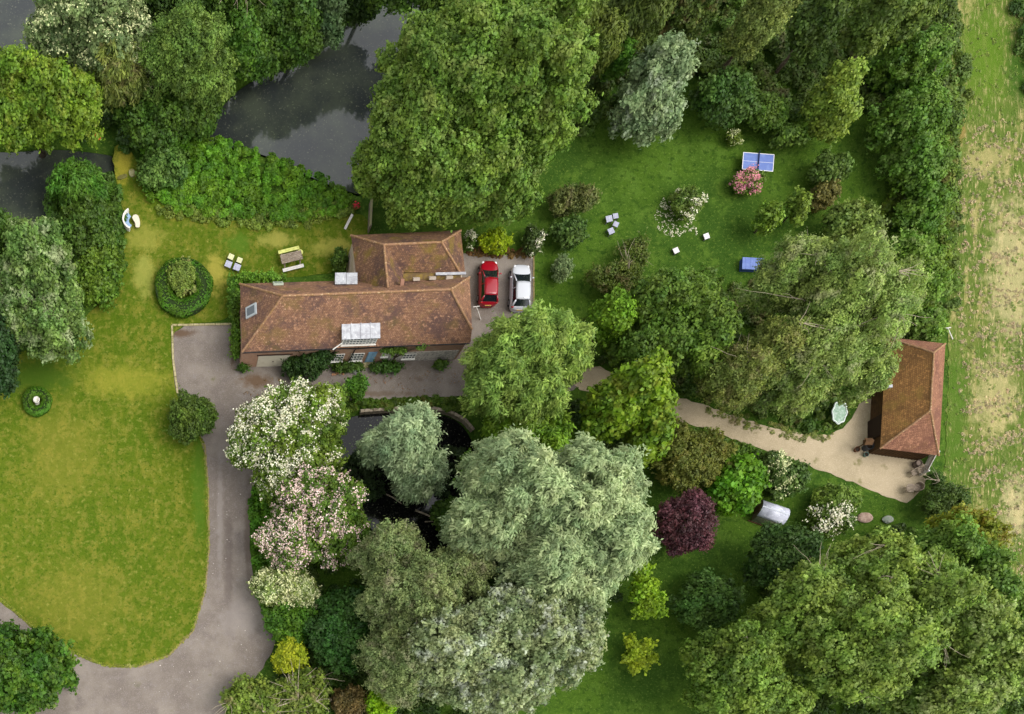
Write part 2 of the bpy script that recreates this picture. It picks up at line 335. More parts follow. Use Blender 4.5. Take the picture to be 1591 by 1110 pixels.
def crown_points(blobs, lobe, dens, rng, seed, ragged=.25, lowcut=-.45, flat=1.0, tr=.36):
    leafn = 1.0
    PT, NR, TI, LC = [], [], [], []
    for (cx, cy, cz, rx, ry, rz) in blobs:
        c = np.array((cx, cy, cz)); r = np.array((rx, ry, rz))
        lb = min(lobe, .6 * min(rx, ry, rz * 1.2))
        area = 4 * math.pi * (((rx * ry) ** 1.6 + (rx * rz) ** 1.6 + (ry * rz) ** 1.6) / 3) ** (1 / 1.6)
        n = int(max(6, .85 * area / (lb * lb * 1.5)))
        k = np.arange(n) + .5; ph = np.arccos(1 - 2 * k / n); th = math.pi * (1 + 5 ** .5) * k
        d = np.stack([np.cos(th) * np.sin(ph), np.sin(th) * np.sin(ph), np.cos(ph)], 1) + rng.normal(0, .55 / math.sqrt(n) * 1.6, (n, 3))
        d /= np.linalg.norm(d, axis=1)[:, None]; d = d[d[:, 2] > lowcut]; n = len(d)
        lr = lb * rng.uniform(.4, 1.15, n); depth = rng.uniform(.66, 1.14, n)
        env = 1 + .26 * fbm(d * 1.0 + seed, .55, seed) + .12 * fbm(d, 1.4, seed + 1)
        C = c + d * (r - lb * .62) * (depth * env)[:, None]
        C[:, 2] = np.maximum(C[:, 2], lr * .4)
        for i in range(n):
            # every lobe carries tufts, every tuft carries leaves that radiate from it
            m = max(4, int(4 * math.pi * lr[i] ** 2 * .9 / (tr * tr * 1.5))); q = sph(rng, m)
            dd = d[i] * .7 + np.array((0, 0, .5)); q = q[q @ dd > -.3 + rng.normal(0, .15, m)]; m = len(q)
            g_ = q * lr[i] + C[i]; fn = fbm(g_, .65, seed) + .6 * fbm(g_, 1.3, seed + 2)
            ok = fn > -.62 + .25 * ragged; q = q[ok]; fn = fn[ok]; m = len(q)
            if not m: continue
            rad = lr[i] * (.72 + .42 * rng.random(m) ** 1.5 + .34 * fn)
            tc = C[i] + q * rad[:, None] * np.array((1, 1, .85 * flat))
            kk = max(3, int(dens * tr * tr * 1.9 * leafn)); o = q * .8 + np.array((0, 0, .35)); o /= np.linalg.norm(o, axis=1)[:, None]
            off = rng.normal(0, .42, (m, kk, 3)); off += o[:, None] * .15
            p = (tc[:, None] + off * tr * rng.uniform(.7, 1.35, (m, 1, 1))).reshape(-1, 3)
            nn = (o[:, None] * .75 + off * 1.0 + np.array((0, 0, .25))).reshape(-1, 3)
            ns = max(2, int(5 * lr[i] / .8)); qs = sph(rng, ns); qs = qs[qs[:, 2] > -.2]; ns = len(qs)      # sprigs that poke out of the lobe
            if ns:
                kl = 9; tt = np.linspace(.75, 1.0, kl)[None, :, None] * lr[i] + np.linspace(0, 1, kl)[None, :, None] * rng.uniform(.15, .6, (ns, 1, 1))
                ps = (C[i] + qs[:, None] * tt * np.array((1, 1, .85)) + rng.normal(0, .05, (ns, kl, 3))).reshape(-1, 3)
                p = np.concatenate([p, ps]); nn = np.concatenate([nn, np.repeat(qs, kl, 0) * .3 + np.array((0, 0, .6)) + rng.normal(0, .2, (len(ps), 3))])
            PT.append(p); NR.append(nn / (np.linalg.norm(nn, axis=1)[:, None] + 1e-6)); LC.append(C[i])
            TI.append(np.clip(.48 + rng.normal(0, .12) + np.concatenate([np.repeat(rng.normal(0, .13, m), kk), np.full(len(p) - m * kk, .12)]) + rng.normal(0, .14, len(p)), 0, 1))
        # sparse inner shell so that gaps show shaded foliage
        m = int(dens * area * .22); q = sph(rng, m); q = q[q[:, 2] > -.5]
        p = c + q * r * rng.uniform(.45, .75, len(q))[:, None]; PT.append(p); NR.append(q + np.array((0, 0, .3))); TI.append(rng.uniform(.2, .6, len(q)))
    p = np.concatenate(PT); nrm = np.concatenate(NR); ti = np.concatenate(TI)
    nz = fbm(p, .42, seed) + .7 * fbm(p, 1.1, seed + 7)
    keep = (nz > -1.1 + ragged * 2.0) | (rng.random(len(p)) < .3); keep &= p[:, 2] > .03
    # drop leaves buried deep inside a blob
    for (cx, cy, cz, rx, ry, rz) in blobs:
        e = ((p[:, 0] - cx) / rx) ** 2 + ((p[:, 1] - cy) / ry) ** 2 + ((p[:, 2] - cz) / rz) ** 2; keep &= e > .16
    return p[keep], nrm[keep], ti[keep], np.array(LC)
SEED = [100]
TR = {'tiny': .2, 'petal': .1, 'fine': .34, 'leafy': .36, 'willow': .42, 'big': .42, 'small': .22}
SZ = {'tiny': (.12, .05, 260, 0), 'petal': (.08, .07, 260, 0), 'fine': (.20, .10, 150, .35), 'leafy': (.26, .17, 95, 0), 'willow': (.36, .11, 125, .65), 'big': (.36, .25, 60, .1), 'small': (.17, .11, 170, 0)}
def plant(name, cat, label, blobs, mat, lobe=1.1, style='leafy', dens=1.0, trunk=True, ragged=.25, bare=0, blossom=None, group=None, lowcut=-.45, trunk_r=None, jit=.7, base=None):
    """blobs: (photo x, photo y, half width, half height, height of centre, vertical radius)"""
    SEED[0] += 1; seed = SEED[0]; rng = np.random.default_rng(seed); random.seed(seed)
    B = []
    for (px, py, hw, hh, zc, rz) in blobs:
        c = P(px, py, zc); k = (H - zc) / F; ax, ay = hw * k, hh * k; tx, ty = abs(c[0]) / (H - zc), abs(c[1]) / (H - zc)
        rx = math.sqrt(max((.5 * ax) ** 2, ax * ax - (rz * tx) ** 2)); ry = math.sqrt(max((.5 * ay) ** 2, ay * ay - (rz * ty) ** 2))
        B.append([c[0], c[1], zc, rx, ry, rz])
    wsum = sum(b[3] * b[4] for b in B); bx = sum(b[0] * b[3] * b[4] for b in B) / wsum; by = sum(b[1] * b[3] * b[4] for b in B) / wsum
    if base: bx, by = G(*base)
    for b in B: b[0] -= bx; b[1] -= by
    root = thing(name, label, cat, (bx, by, 0), group=group)
    l, wd, dn, droop = SZ[style]
    p, nr, ti, LC = crown_points(B, lobe, dn * dens, rng, seed, ragged, lowcut, 1.45 if style == 'willow' else 1.0, TR[style] * (1 if lobe > .5 else .6))
    isb = not trunk
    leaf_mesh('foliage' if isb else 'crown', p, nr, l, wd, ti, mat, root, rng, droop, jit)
    top = max(b[2] for b in B); R0 = trunk_r or max(.05, .035 * max(b[3] for b in B) + .02 * top)
    if True:
        mb = MB(); hub = np.array((0, 0, top * (.55 if not isb else .4)))
        if base: hub = hub + .7 * np.array((sum(b[0] for b in B) / len(B), sum(b[1] for b in B) / len(B), 0))
        if abs(B[0][0]) > 1 or abs(B[0][1]) > 1: pass
        bend = rng.normal(0, .12, 2)
        mb.tube([(0, 0, -.1), (bend[0], bend[1], hub[2] * .5), hub], [R0 * 1.3, R0, R0 * .8], 8)
        nl = min(len(LC), 10 if not isb else 6)
        for i in rng.choice(len(LC), nl, replace=False):
            e = LC[i]; m = hub + (e - hub) * .5 + np.array((0, 0, .08 * np.linalg.norm(e - hub)))
            mb.tube([hub * .9, m, e], [R0 * .55, R0 * .35, R0 * .12], 5)
        mb.build('stem' if isb else 'trunk', bark, root, smooth=True)
    if bare:
        ups = LC[LC[:, 2] > np.percentile(LC[:, 2], 35)]
        for i in rng.choice(len(ups), min(bare, len(ups)), replace=False):
            mb = MB(); a = ups[i] + np.array((0, 0, lobe * .7)); dr = rng.normal(0, 1, 2); dr /= np.linalg.norm(dr)
            for k in range(5):
                an = dr + rng.normal(0, .55, 2); pts = [a]; r0 = .03 if k else .045
                for q in range(5):
                    an = an + rng.normal(0, .3, 2); pts.append(pts[-1] + np.array((an[0], an[1], rng.normal(.03, .2))) * .28)
                mb.tube(pts, [r0, r0 * .85, r0 * .7, r0 * .55, r0 * .4, r0 * .25], 4)
            mb.build('bare_branch', bark_pale, root)
    if blossom:
        bm_, frac, bs, side = blossom
        m = nr[:, 2] > .35; e = np.where(m)[0]
        nz = fbm(p[e], .25, seed + 3) + .5 * fbm(p[e], .9, seed + 5); s_ = (p[e] @ np.array(side)) / (max(b[3] for b in B) + 1e-6) if side is not None else 0
        e = e[nz + s_ > .55 - frac * 1.1]; e = rng.choice(e, int(len(e) * .3), replace=False)
        # every flower head is a small rosette of petals
        q = np.repeat(p[e] + np.array((0, 0, .1)), 5, 0) + rng.normal(0, bs * .5, (len(e) * 5, 3)) * np.repeat(rng.uniform(.4, 1.5, (len(e), 1)), 5, 0)
        leaf_mesh('blossom', q, np.tile((0, 0, 1.), (len(q), 1)), bs * .62, bs * .5, rng.uniform(.2, 1, len(q)), bm_, root, rng, 0, .5)
    return root
def cover(name, label, cat, px, mat, hmax=1.0, lobe=.6, style='leafy', dens=1.0, cnt=1.0, zmin=0, kind='stuff', jit=.7, poly=None, avoid=(), clump=-1):
    SEED[0] += 1; seed = SEED[0]; rng = np.random.default_rng(seed)
    pl = poly if poly is not None else wp(px, 1); lo, hi = pl.min(0), pl.max(0); A = (hi - lo).prod()
    n = int(A * cnt / (lobe * lobe * 1.6)); X = rng.uniform(lo[0], hi[0], n); Y = rng.uniform(lo[1], hi[1], n); m = inside(pl, X, Y)
    for a in avoid: m &= ~inside(a, X, Y)
    X, Y = X[m], Y[m]
    l, wd, dn, droop = SZ[style]; PT, NR, TI = [], [], []
    hz = .5 + .5 * fbm(np.stack([X, Y, X * 0], 1), .12, seed)
    if clump > -1: kp = fbm(np.stack([X, Y, X * 0], 1), .35, seed + 3) + .6 * fbm(np.stack([X * 2, Y, X * 0], 1), .8, seed + 4) > clump; X, Y, hz = X[kp], Y[kp], hz[kp]
    for i in range(len(X)):
        lr = lobe * rng.uniform(.6, 1.3); zc = zmin + hmax * hz[i] * rng.uniform(.3, 1) ; k = int(dn * dens * 2 * math.pi * lr * lr * .75)
        q = sph(rng, k); q[:, 2] = np.abs(q[:, 2]) * 1.0 - .15
        p = np.array((X[i], Y[i], zc)) + q * lr * (rng.uniform(.4, 1, k) ** .5)[:, None] * np.array((1, 1, .8)); PT.append(p); NR.append(q * (.7 if hmax > .06 else .15) + np.array((0, 0, .5 if hmax > .06 else 1.)))
        TI.append(np.clip(.5 + rng.normal(0, .16) + rng.normal(0, .16, k), 0, 1))
    p, nr, ti = map(np.concatenate, (PT, NR, TI)); k = p[:, 2] > -.5
    o = leaf_mesh(name, p[k], nr[k], l, wd, ti[k], mat, None, rng, droop, jit if hmax > .06 else .35)
    return tag(o, label, cat, kind=kind)

# palettes (foliage colours of the species themselves)
K = 1.0
def LM(n, rgb, **kw): return leafmat('leaf_' + n, rgb, K, **kw)
L_big = LM('sycamore', (104, 134, 54), dry=(144, 164, 80)); L_dark = LM('dark', (58, 84, 34)); L_mid = LM('mid', (76, 108, 40)); L_deep = LM('deep', (44, 74, 36))
L_bright = LM('bright', (92, 142, 34)); L_lime = LM('lime', (128, 160, 44)); L_yel = LM('yellow', (168, 182, 46)); L_silver = LM('silver', (152, 168, 128)); L_sage = LM('sage', (126, 146, 104))
L_willow = LM('willow', (134, 162, 84)); L_palew = LM('pale_willow', (160, 178, 146), var=.3); L_grey = LM('grey_poplar', (128, 144, 100), var=.4, dry=(160, 156, 120)); L_olive = LM('olive', (124, 138, 72), dry=(140, 128, 84)); L_robin = LM('robinia', (112, 144, 46), dry=(150, 160, 60))
L_maple = LM('maple', (112, 144, 36), dry=(150, 160, 52)); L_purple = LM('purple', (82, 46, 60), var=.5, trans=.12); L_ash = LM('ash', (120, 146, 66), dry=(156, 180, 98)); L_gold = LM('gold', (132, 144, 44), dry=(158, 132, 50)); L_box = LM('box', (80, 122, 30)); L_brown = LM('brownish', (118, 116, 66), dry=(120, 90, 60))
L_white = LM('white_poplar', (142, 156, 122), var=.4, dry=(206, 212, 196)); L_rough = LM('rough', (96, 124, 40), dry=(130, 122, 64)); L_reed = LM('reed', (80, 124, 42)); L_laurel = LM('laurel', (62, 100, 26), dry=(110, 140, 36))
petal_w = leafmat('petal_white', (214, 208, 172), 1.0, trans=.1, var=.1); petal_p = leafmat('petal_blush', (214, 180, 168), 1.0, trans=.1, var=.15); petal_k = leafmat('petal_pink', (206, 128, 136), 1.0, trans=.1, var=.3); petal_c = leafmat('petal_cream', (182, 190, 136), 1.0, trans=.1, var=.15)
#HARDSTART
# ---------------------------------------------------------------- buildings
def tilemat(name, base, alt, dark, moss, mossk, pale):
    s = NB(name); uv = s.n('ShaderNodeUVMap').outputs[0]
    br = s.n('ShaderNodeTexBrick'); s.l(uv, br.inputs['Vector']); br.inputs['Scale'].default_value = 1
    br.inputs['Brick Width'].default_value = .19; br.inputs['Row Height'].default_value = .13; br.inputs['Mortar Size'].default_value = .012
    br.inputs['Color1'].default_value = base; br.inputs['Color2'].default_value = alt; br.inputs['Mortar'].default_value = tuple(c * .35 for c in base[:3]) + (1,); br.inputs['Bias'].default_value = -.1
    col = br.outputs['Color']
    col = s.mix(s.rng(s.noise(.5, 8, rough=.68), .46, .62, 0, .8), col, dark)
    col = s.mix(s.rng(s.noise(4.5, 5, (1, 2, 1)), .5, .68, 0, .6), col, dark)
    col = s.mix(s.rng(s.noise(.6, 6), .5, .68, 0, mossk), col, moss)
    col = s.mix(s.rng(s.noise(3.6, 5), .54, .7, 0, .7), col, tuple(c * 1.5 for c in base[:3]) + (1,))
    v = s.n('ShaderNodeTexVoronoi'); v.inputs['Scale'].default_value = 1.7; s.l(s.co, v.inputs['Vector'])
    col = s.mix(s.rng(v.outputs['Distance'], .13, .05, 0, .55), col, pale)
    v = s.n('ShaderNodeTexVoronoi'); v.inputs['Scale'].default_value = 4.5; s.l(s.co, v.inputs['Vector'])
    col = s.mix(s.rng(v.outputs['Distance'], .2, .08, 0, .35), col, pale)
    s.l(col, s.b.inputs['Base Color']); s.b.inputs['Roughness'].default_value = .9; s.b.inputs['Specular IOR Level'].default_value = .2
    hgt = s.math('ADD', s.math('MULTIPLY', br.outputs['Fac'], -1.0), s.noise(5, 4)); s.bump(hgt, .7, .05)
    return s.m
tile_house = tilemat('roof_tiles', srgb(154, 116, 90), srgb(124, 90, 70), srgb(86, 66, 64), srgb(112, 96, 46), .45, srgb(206, 170, 140))
tile_rear = tilemat('roof_tiles_mossy', srgb(138, 104, 78), srgb(108, 80, 64), srgb(82, 62, 58), srgb(118, 100, 40), .8, srgb(192, 158, 130))
tile_barn = tilemat('barn_tiles', srgb(152, 108, 84), srgb(130, 90, 70), srgb(104, 68, 58), srgb(118, 88, 52), .3, srgb(180, 140, 118))
tile_barn_moss = tilemat('barn_tiles_mossy', srgb(156, 114, 68), srgb(126, 90, 54), srgb(104, 76, 46), srgb(138, 114, 54), .5, srgb(176, 146, 90))
ridge_m = lmat('ridge_tile', srgb(146, 112, 86), [(3, 5, .4, .65, srgb(136, 104, 66)), (6, 3, .55, .7, srgb(196, 168, 132))], .95)
def brickmat(name, c1, c2, mortar, bw=.22, rh=.075):
    s = NB(name); br = s.n('ShaderNodeTexBrick')
    geo = s.n('ShaderNodeSeparateXYZ'); s.l(s.co, geo.inputs[0]); cb = s.n('ShaderNodeCombineXYZ')
    s.l(s.math('ADD', geo.outputs[0], geo.outputs[1]), cb.inputs[0]); s.l(geo.outputs[2], cb.inputs[1]); s.l(cb.outputs[0], br.inputs['Vector'])
    br.inputs['Scale'].default_value = 1; br.inputs['Brick Width'].default_value = bw; br.inputs['Row Height'].default_value = rh; br.inputs['Mortar Size'].default_value = .01
    br.inputs['Color1'].default_value = c1; br.inputs['Color2'].default_value = c2; br.inputs['Mortar'].default_value = mortar
    col = s.mix(s.rng(s.noise(1.2, 5), .5, .72, 0, .5), br.outputs['Color'], mortar)
    s.l(col, s.b.inputs['Base Color']); s.b.inputs['Roughness'].default_value = .9; s.bump(br.outputs['Fac'], -.4, .01); return s.m
brick = brickmat('brick', srgb(156, 108, 82), srgb(182, 134, 106), srgb(176, 156, 136))
flint = lmat('flint_wall', srgb(206, 198, 188), [(5, 4, .45, .62, srgb(160, 152, 146)), (9, 3, .55, .7, srgb(208, 202, 192))], .9, bump=(8, .6, .03))
white_p = lmat('white_paint', srgb(232, 230, 222), (), .5); cream_p = lmat('cream_paint', srgb(214, 206, 186), [(1.5, 4, .5, .8, srgb(192, 184, 164))], .5)
blue_p = lmat('blue_paint', srgb(120, 160, 190), (), .5); black_p = lmat('black_gutter', srgb(40, 36, 36), (), .5)
lead = lmat('lead_sheet', srgb(176, 178, 182), [(2, 5, .42, .62, srgb(150, 150, 156)), (5, 4, .55, .72, srgb(206, 206, 206))], .6, .4)
glass = lmat('window_glass', srgb(84, 92, 98), (), .08, .8)
wood_grey = lmat('weathered_wood', srgb(138, 124, 108), [(2, 5, .42, .64, srgb(104, 92, 78), (1, 8, 1)), (7, 4, .5, .75, srgb(168, 156, 142))], .9)
wood_brown = lmat('dark_boards', srgb(92, 66, 40), [(3, 5, .4, .65, srgb(66, 46, 30), (1, 1, 6))], .9)
pale_wood = lmat('silvered_wood', srgb(206, 202, 196), [(4, 5, .45, .65, srgb(176, 172, 164), (1, 6, 1))], .85)
class HB(MB):
    def roofface(s, pts, mat=None):
        i0 = len(s.f); p = [Vector(q) for q in pts]; n = (p[1] - p[0]).cross(p[2] - p[0]).normalized()
        if n.z < 0: p = p[::-1]; n = -n
        s.add(p, [tuple(range(len(p)))]); u = Vector((0, 0, 1)).cross(n).normalized(); v = n.cross(u)
        s.uv[i0] = [(q.dot(u), q.dot(v)) for q in p]
def at_root(o, root): o.location = tuple(-c for c in root.location); return o
def roof(faces, mat, root, name='roof', th=.09):
    h = HB()
    for f in faces: h.roofface(f)
    o = at_root(h.build(name, mat, root), root); m = o.modifiers.new('thickness', 'SOLIDIFY'); m.thickness = th; m.offset = -1; return o
def ridge(lines, parent, r=.1):
    mb = MB()
    for a, b in lines:
        a, b = Vector(a), Vector(b); L = (b - a).length; n = int(L / .38); e = (b - a) / n
        for k in range(n):
            j = Vector((random.uniform(-.012, .012), random.uniform(-.012, .012), random.uniform(-.01, .01) - .03))
            mb.tube([a + e * k + j, a + e * (k + .97) + j], [r, r * .92], 8)
    return mb.build('ridge_tiles', ridge_m, parent)
V3 = lambda px, py, z: tuple(P(px, py, z))
house = thing('house', 'long brick farmhouse with hipped clay tile roof and rear wing', 'house', (17.7, 44.5, 0))
ze = 3.6
FL, FR, RL, RR = V3(376.5, 546.8, ze), V3(730.8, 533, ze), V3(372.7, 441, ze), V3(729.6, 430.8, ze)
rL, rR = V3(439.5, 459.8, 7.0), V3(700.6, 449.7, 7.0); HA = V3(733.4, 511.5, 4.6); HBp = V3(729.6, 430.8, 4.5)
mr = roof([[FL, FR, HA, rR, rL], [FL, rL, RL], [RL, rL, rR, HBp, RR]], tile_house, house)
roof([[HA, HBp, rR]], tile_house, house, 'right_hip')
ridge([(rL, rR), (FL, rL), (RL, rL), (HA, rR), (HBp, rR)], mr)
NWc, NEc, SEc = V3(545.3, 365.7, 3.4), V3(715.9, 358, 3.4), V3(722.8, 425, 3.4)
wW, wE, wS = V3(596.6, 380.2, 5.9), V3(686, 376, 5.9), V3(602.8, 447.5, 6.3); va = V3(627, 423, 4.25); vb = V3(716, 425, 4.1); SW = V3(556, 446, 3.7); vs = V3(625, 442, 4.9)
r2 = roof([[NWc, NEc, wE, wW], [NWc, wW, wS, SW], [wW, wE, vb, va], [NEc, SEc, vb, wE], [wW, va, vs, wS]], tile_rear, house, 'rear_wing_roof')
ridge([(wW, wE), (NWc, wW), (NEc, wE), (vb, wE), (wW, wS)], r2)
MBx = MB(); a, b = Vector(va), Vector(vb)
at_root(MB().prism([(va[0], va[1] + .05), (va[0], va[1] - .75), (vb[0], vb[1] - .75), (vb[0], vb[1] + .05)], 3.3, 4.12).build('valley_gutter', lmat('mossy_gutter', srgb(98, 78, 50), [(2, 5, .4, .6, srgb(126, 104, 48))]), house), house)
at_root(MB().bar(V3(677, 426, 4.3), V3(724, 424.8, 4.3), .22, .06).build('lead_flashing', lead, house), house)
# walls: front wall frame (u along, d outward, z)
w0 = Vector((8.15, 41.66, 0)); w1 = Vector((27.35, 42.42, 0)); e = (w1 - w0).normalized(); no = Vector((e.y, -e.x, 0)); WA = math.atan2(e.y, e.x)
def W(u, dd, z): p = w0 + e * u + no * dd; return (p.x, p.y, z)
def ux(px, z, d=0): return (P(px, 0, z)[0] - w0.x) / e.x
back = [(27.2, 47.5), (8.05, 46.95)]
at_root(MB().prism([(w0.x, w0.y), (w1.x, w1.y)] + back, 0, 3.55).build('wall', brick, house), house)
at_root(MB().prism([(17.6, 47), (17.6, 51.15), (26.55, 51.6), (26.9, 47.3)], 0, 3.38).build('rear_wall', lmat('render_wall', srgb(196, 180, 160), [(2, 4, .4, .7, srgb(172, 152, 128))]), house), house)
Mw = Matrix.Rotation(WA, 3, 'Z')
def wbox(mb, u0, u1, z0, z1, d0, d1): return mb.box(W((u0 + u1) / 2, (d0 + d1) / 2, (z0 + z1) / 2), (u1 - u0, d1 - d0, z1 - z0), M=Mw)
at_root(wbox(MB(), 12.6, 19.0, -.02, 1.7, -.05, .05).build('flint_band', flint, house), house)
gd = at_root(wbox(MB(), 1.45, 4.2, 0, 2.1, -.03, .04).build('garage_door', cream_p, house), house)
m = MB()
for k in range(1, 8): wbox(m, 1.5, 4.15, k * .262 - .006, k * .262 + .006, .041, .05)
m.build('door_ribs', lmat('cream_shadowline', srgb(190, 182, 160)), gd)
wbox(MB(), 2.75, 2.9, .95, 1.0, .045, .09).build('handle', black_p, gd)
at_root(wbox(MB(), 1.3, 4.4, 2.12, 2.26, -.03, .06).build('door_lintel', lmat('timber', srgb(70, 50, 40)), house), house)
def window(u0, u1, z0, z1, nx, ny, d=.02, parent=house, name='window'):
    fr = MB(); t = .055
    for u in (u0, u1): wbox(fr, u - t / 2, u + t / 2, z0 + t / 2, z1 - t / 2, d, d + .05)
    for z in (z0, z1): wbox(fr, u0 - t / 2, u1 + t / 2, z - t / 2, z + t / 2, d, d + .052)
    for i in range(1, nx): u = u0 + (u1 - u0) * i / nx; wbox(fr, u - .022, u + .022, z0 + t / 2, z1 - t / 2, d + .003, d + .046)
    for i in range(1, ny): z = z0 + (z1 - z0) * i / ny; wbox(fr, u0 + t / 2, u1 - t / 2, z - .018, z + .018, d + .006, d + .042)
    f = at_root(fr.build(name, white_p, parent), parent)
    wbox(MB(), u0, u1, z0, z1, d - .03, d + .015).build('pane', glass, f)
    wbox(MB(), u0 - .08, u1 + .08, z0 - .1, z0 - .03, d, d + .14).build('sill', white_p, f)
    return f
for (a, b, z0, z1, nx, ny) in ((516.5, 533.5, .55, 1.85, 4, 3), (544.5, 564, .55, 1.85, 4, 3), (592.5, 602, 1.1, 1.75, 2, 2), (627, 646, .62, 1.42, 4, 2)):
    window(ux(a, 1.2) , ux(b, 1.2), z0, z1, nx, ny, .06 if a > 620 else .02)
dr = at_root(wbox(MB(), ux(569.5, 1), ux(583, 1), .12, 1.95, -.02, .05).build('front_door', blue_p, house), house)
u0, u1 = ux(569.5, 1), ux(583, 1); m = MB()
for z0, z1 in ((.25, .75), (.85, 1.2), (1.3, 1.8)): 
    for k in (0, 1): wbox(m, u0 + .08 + k * .36, u0 + .36 + k * .36, z0, z1, .051, .062)
m.build('door_panels', lmat('blue_panel', srgb(140, 178, 204)), dr); wbox(MB(), u1 - .12, u1 - .07, 1.0, 1.08, .06, .12).build('handle', lmat('brass', srgb(190, 160, 90), (), .3), dr)
at_root(wbox(MB(), u0 - .15, u1 + .15, 0, .12, .06, .5).build('door_step', kerb_m, house), house)
# dormer
dm = at_root(wbox(MB(), ux(533, 4.9), ux(588.5, 4.9), 3.55, 4.84, -1.2, .1).build('dormer', lmat('dormer_cheek', srgb(168, 160, 150)), house), house)
ua, ub = ux(533, 4.9), ux(588.5, 4.9)
fr = window(ua + .08, ub - .08, 3.78, 4.78, 10, 3, .11, house, 'dormer_window')
m = MB()
for k in range(4):
    a = ua - .12 + (ub - ua + .24) * k / 4; b2 = ua - .12 + (ub - ua + .24) * (k + 1) / 4
    p = [W(a + .01, .24, 4.9), W(b2 - .01, .24, 4.9), W(b2 - .01, -1.55, 5.12), W(a + .01, -1.55 + .04 * (k % 2), 5.12)]
    m.add([tuple(q) for q in p] + [(q[0], q[1], q[2] + .06) for q in p], [(3, 2, 1, 0), (4, 5, 6, 7), (0, 1, 5, 4), (1, 2, 6, 5), (2, 3, 7, 6), (3, 0, 4, 7)])
    if k: m.bar(W(a, .24, 4.97), W(a, -1.5, 5.19), .06, .07)
m.build('dormer_roof', lead, dm)
# rear lead panel, roof windows, vents, flue
m = MB()
for k in (0, 1):
    x0, x1 = 520.5 + k * 17.6, 537.5 + k * 17.6; zz = 4.75
    p = [V3(x0, 442.5, zz), V3(x1, 442.2, zz), V3(x1, 424.5, zz - .25), V3(x0, 424.7, zz - .25)]
    m.add(p + [(q[0], q[1], q[2] + .07) for q in p], [(3, 2, 1, 0), (4, 5, 6, 7), (0, 1, 5, 4), (1, 2, 6, 5), (2, 3, 7, 6), (3, 0, 4, 7)])
rp = at_root(m.build('rear_dormer_roof', lead, house), house)
c0 = P(537.5, 434, 4.3); MB().box((c0[0], c0[1] - .2, 4.0), (1.75, .8, .9)).build('rear_dormer', lmat('dormer_cheek', srgb(168, 160, 150)), rp)
def on_plane(px, py, tri, lift=.0):          # where a photo ray meets a roof plane
    a, b, c = [Vector(q) for q in tri]; n = (b - a).cross(c - a).normalized(); n = n if n.z > 0 else -n
    o = Vector((0, 0, H)); dv = Vector(((px - NX) / F, (NY - py) / F, -1)); t = (a - o).dot(n) / dv.dot(n); return o + dv * t + n * lift, n
def roofbox(px, py, tri, w_, l_, h_, mat, name, parent, inner=None):
    p, n = on_plane(px, py, tri, h_ / 2); u = Vector((0, 0, 1)).cross(n).normalized(); v = n.cross(u); M = Matrix((u, v, n)).transposed()
    o = MB().box(p, (w_, l_, h_), M=M).build(name, mat, parent)
    if inner: MB().box(p + n * (h_ / 2), (w_ * .68, l_ * .72, .03), M=M).build('pane', inner, o)
    at_root(o, parent); return o
roofbox(391, 483.5, [FL, rL, RL], .95, 1.15, .12, lmat('grey_frame', srgb(170, 176, 178)), 'roof_window', house, glass)
roofbox(432, 442, [RL, rL, rR], .85, .7, .14, lmat('pale_frame', srgb(170, 178, 160)), 'roof_window', house, lmat('pale_glass', srgb(130, 146, 140), (), .2))
for x, y in ((646.5, 436), (671.5, 434.5), (697.8, 433.5)): roofbox(x, y, [RL, rL, rR], .55, .3, .22, lmat('vent_lead', srgb(176, 164, 150)), 'roof_vent', house)
roofbox(624, 444, [RL, rL, rR], .3, .3, .5, lmat('clay_flue', srgb(150, 112, 92)), 'flue', house)
m = MB(); m.tube([W(-.1, .36, 3.5), W(8.3, .33, 3.5)], .06, 6); at_root(m.build('gutter', black_p, house), house)
at_root(MB().tube([W(11.6, .3, 3.5), W(19.3, .34, 3.5)], .06, 6).build('gutter', black_p, house), house)
at_root(MB().tube([W(8.2, .3, 3.48), W(9.9, .22, 3.15), W(11.7, .3, 3.48)], .06, 6).build('gutter', black_p, house), house)
at_root(MB().tube([W(9.95, .14, 3.15), W(9.7, .1, 2.8), W(9.55, .1, .05)], .05, 6).build('downpipe', black_p, house), house)
at_root(MB().tube([W(8.05, .2, 3.4), W(7.95, .1, 3.1), W(7.9, .1, .05)], .05, 6).build('downpipe', black_p, house), house)
at_root(MB().tube([V3(517, 543.5, 3.85), V3(531.5, 533.5, 4.35)], .05, 6).build('overflow_pipe', white_p, house), house)
# barn
barn = thing('barn', 'small dark boarded barn with hipped mossy clay tile roof by the field', 'barn', (66.4, 38.3, 0))
z = 2.0; a, b, c, d4 = V3(1367.6, 697, z), V3(1459, 708, z), V3(1469, 534, z), V3(1377, 524, z); n1, s1 = V3(1451, 548, 4.25), V3(1446, 638, 4.25)
b1 = roof([[a, s1, n1, d4]], tile_barn_moss, barn); roof([[a, b, s1], [b, c, n1, s1], [c, d4, n1]], tile_barn, barn, 'hip_roof')
ridge([(s1, n1), (a, s1), (b, s1), (c, n1), (d4, n1)], b1, .09)
at_root(MB().prism([(a[0] + .35, a[1] + .3), (b[0] - .35, b[1] + .3), (c[0] - .3, c[1] - .3), (d4[0] + .3, d4[1] - .3)], 0, 1.98).build('wall', wood_brown, barn), barn)
m = MB()
for k in range(16):
    t_ = k / 15; m.box((a[0] + .4 + (b[0] - a[0] - .8) * t_, a[1] + .27 + (b[1] - a[1]) * t_, .98), (.05, .05, 1.9))
at_root(m.build('cover_battens', wood_brown, barn), barn)
at_root(MB().box((a[0] + .3, a[1] + 2.2, .95), (.08, 1.8, 1.8)).build('barn_door', lmat('door_dark', srgb(48, 34, 26)), barn), barn)
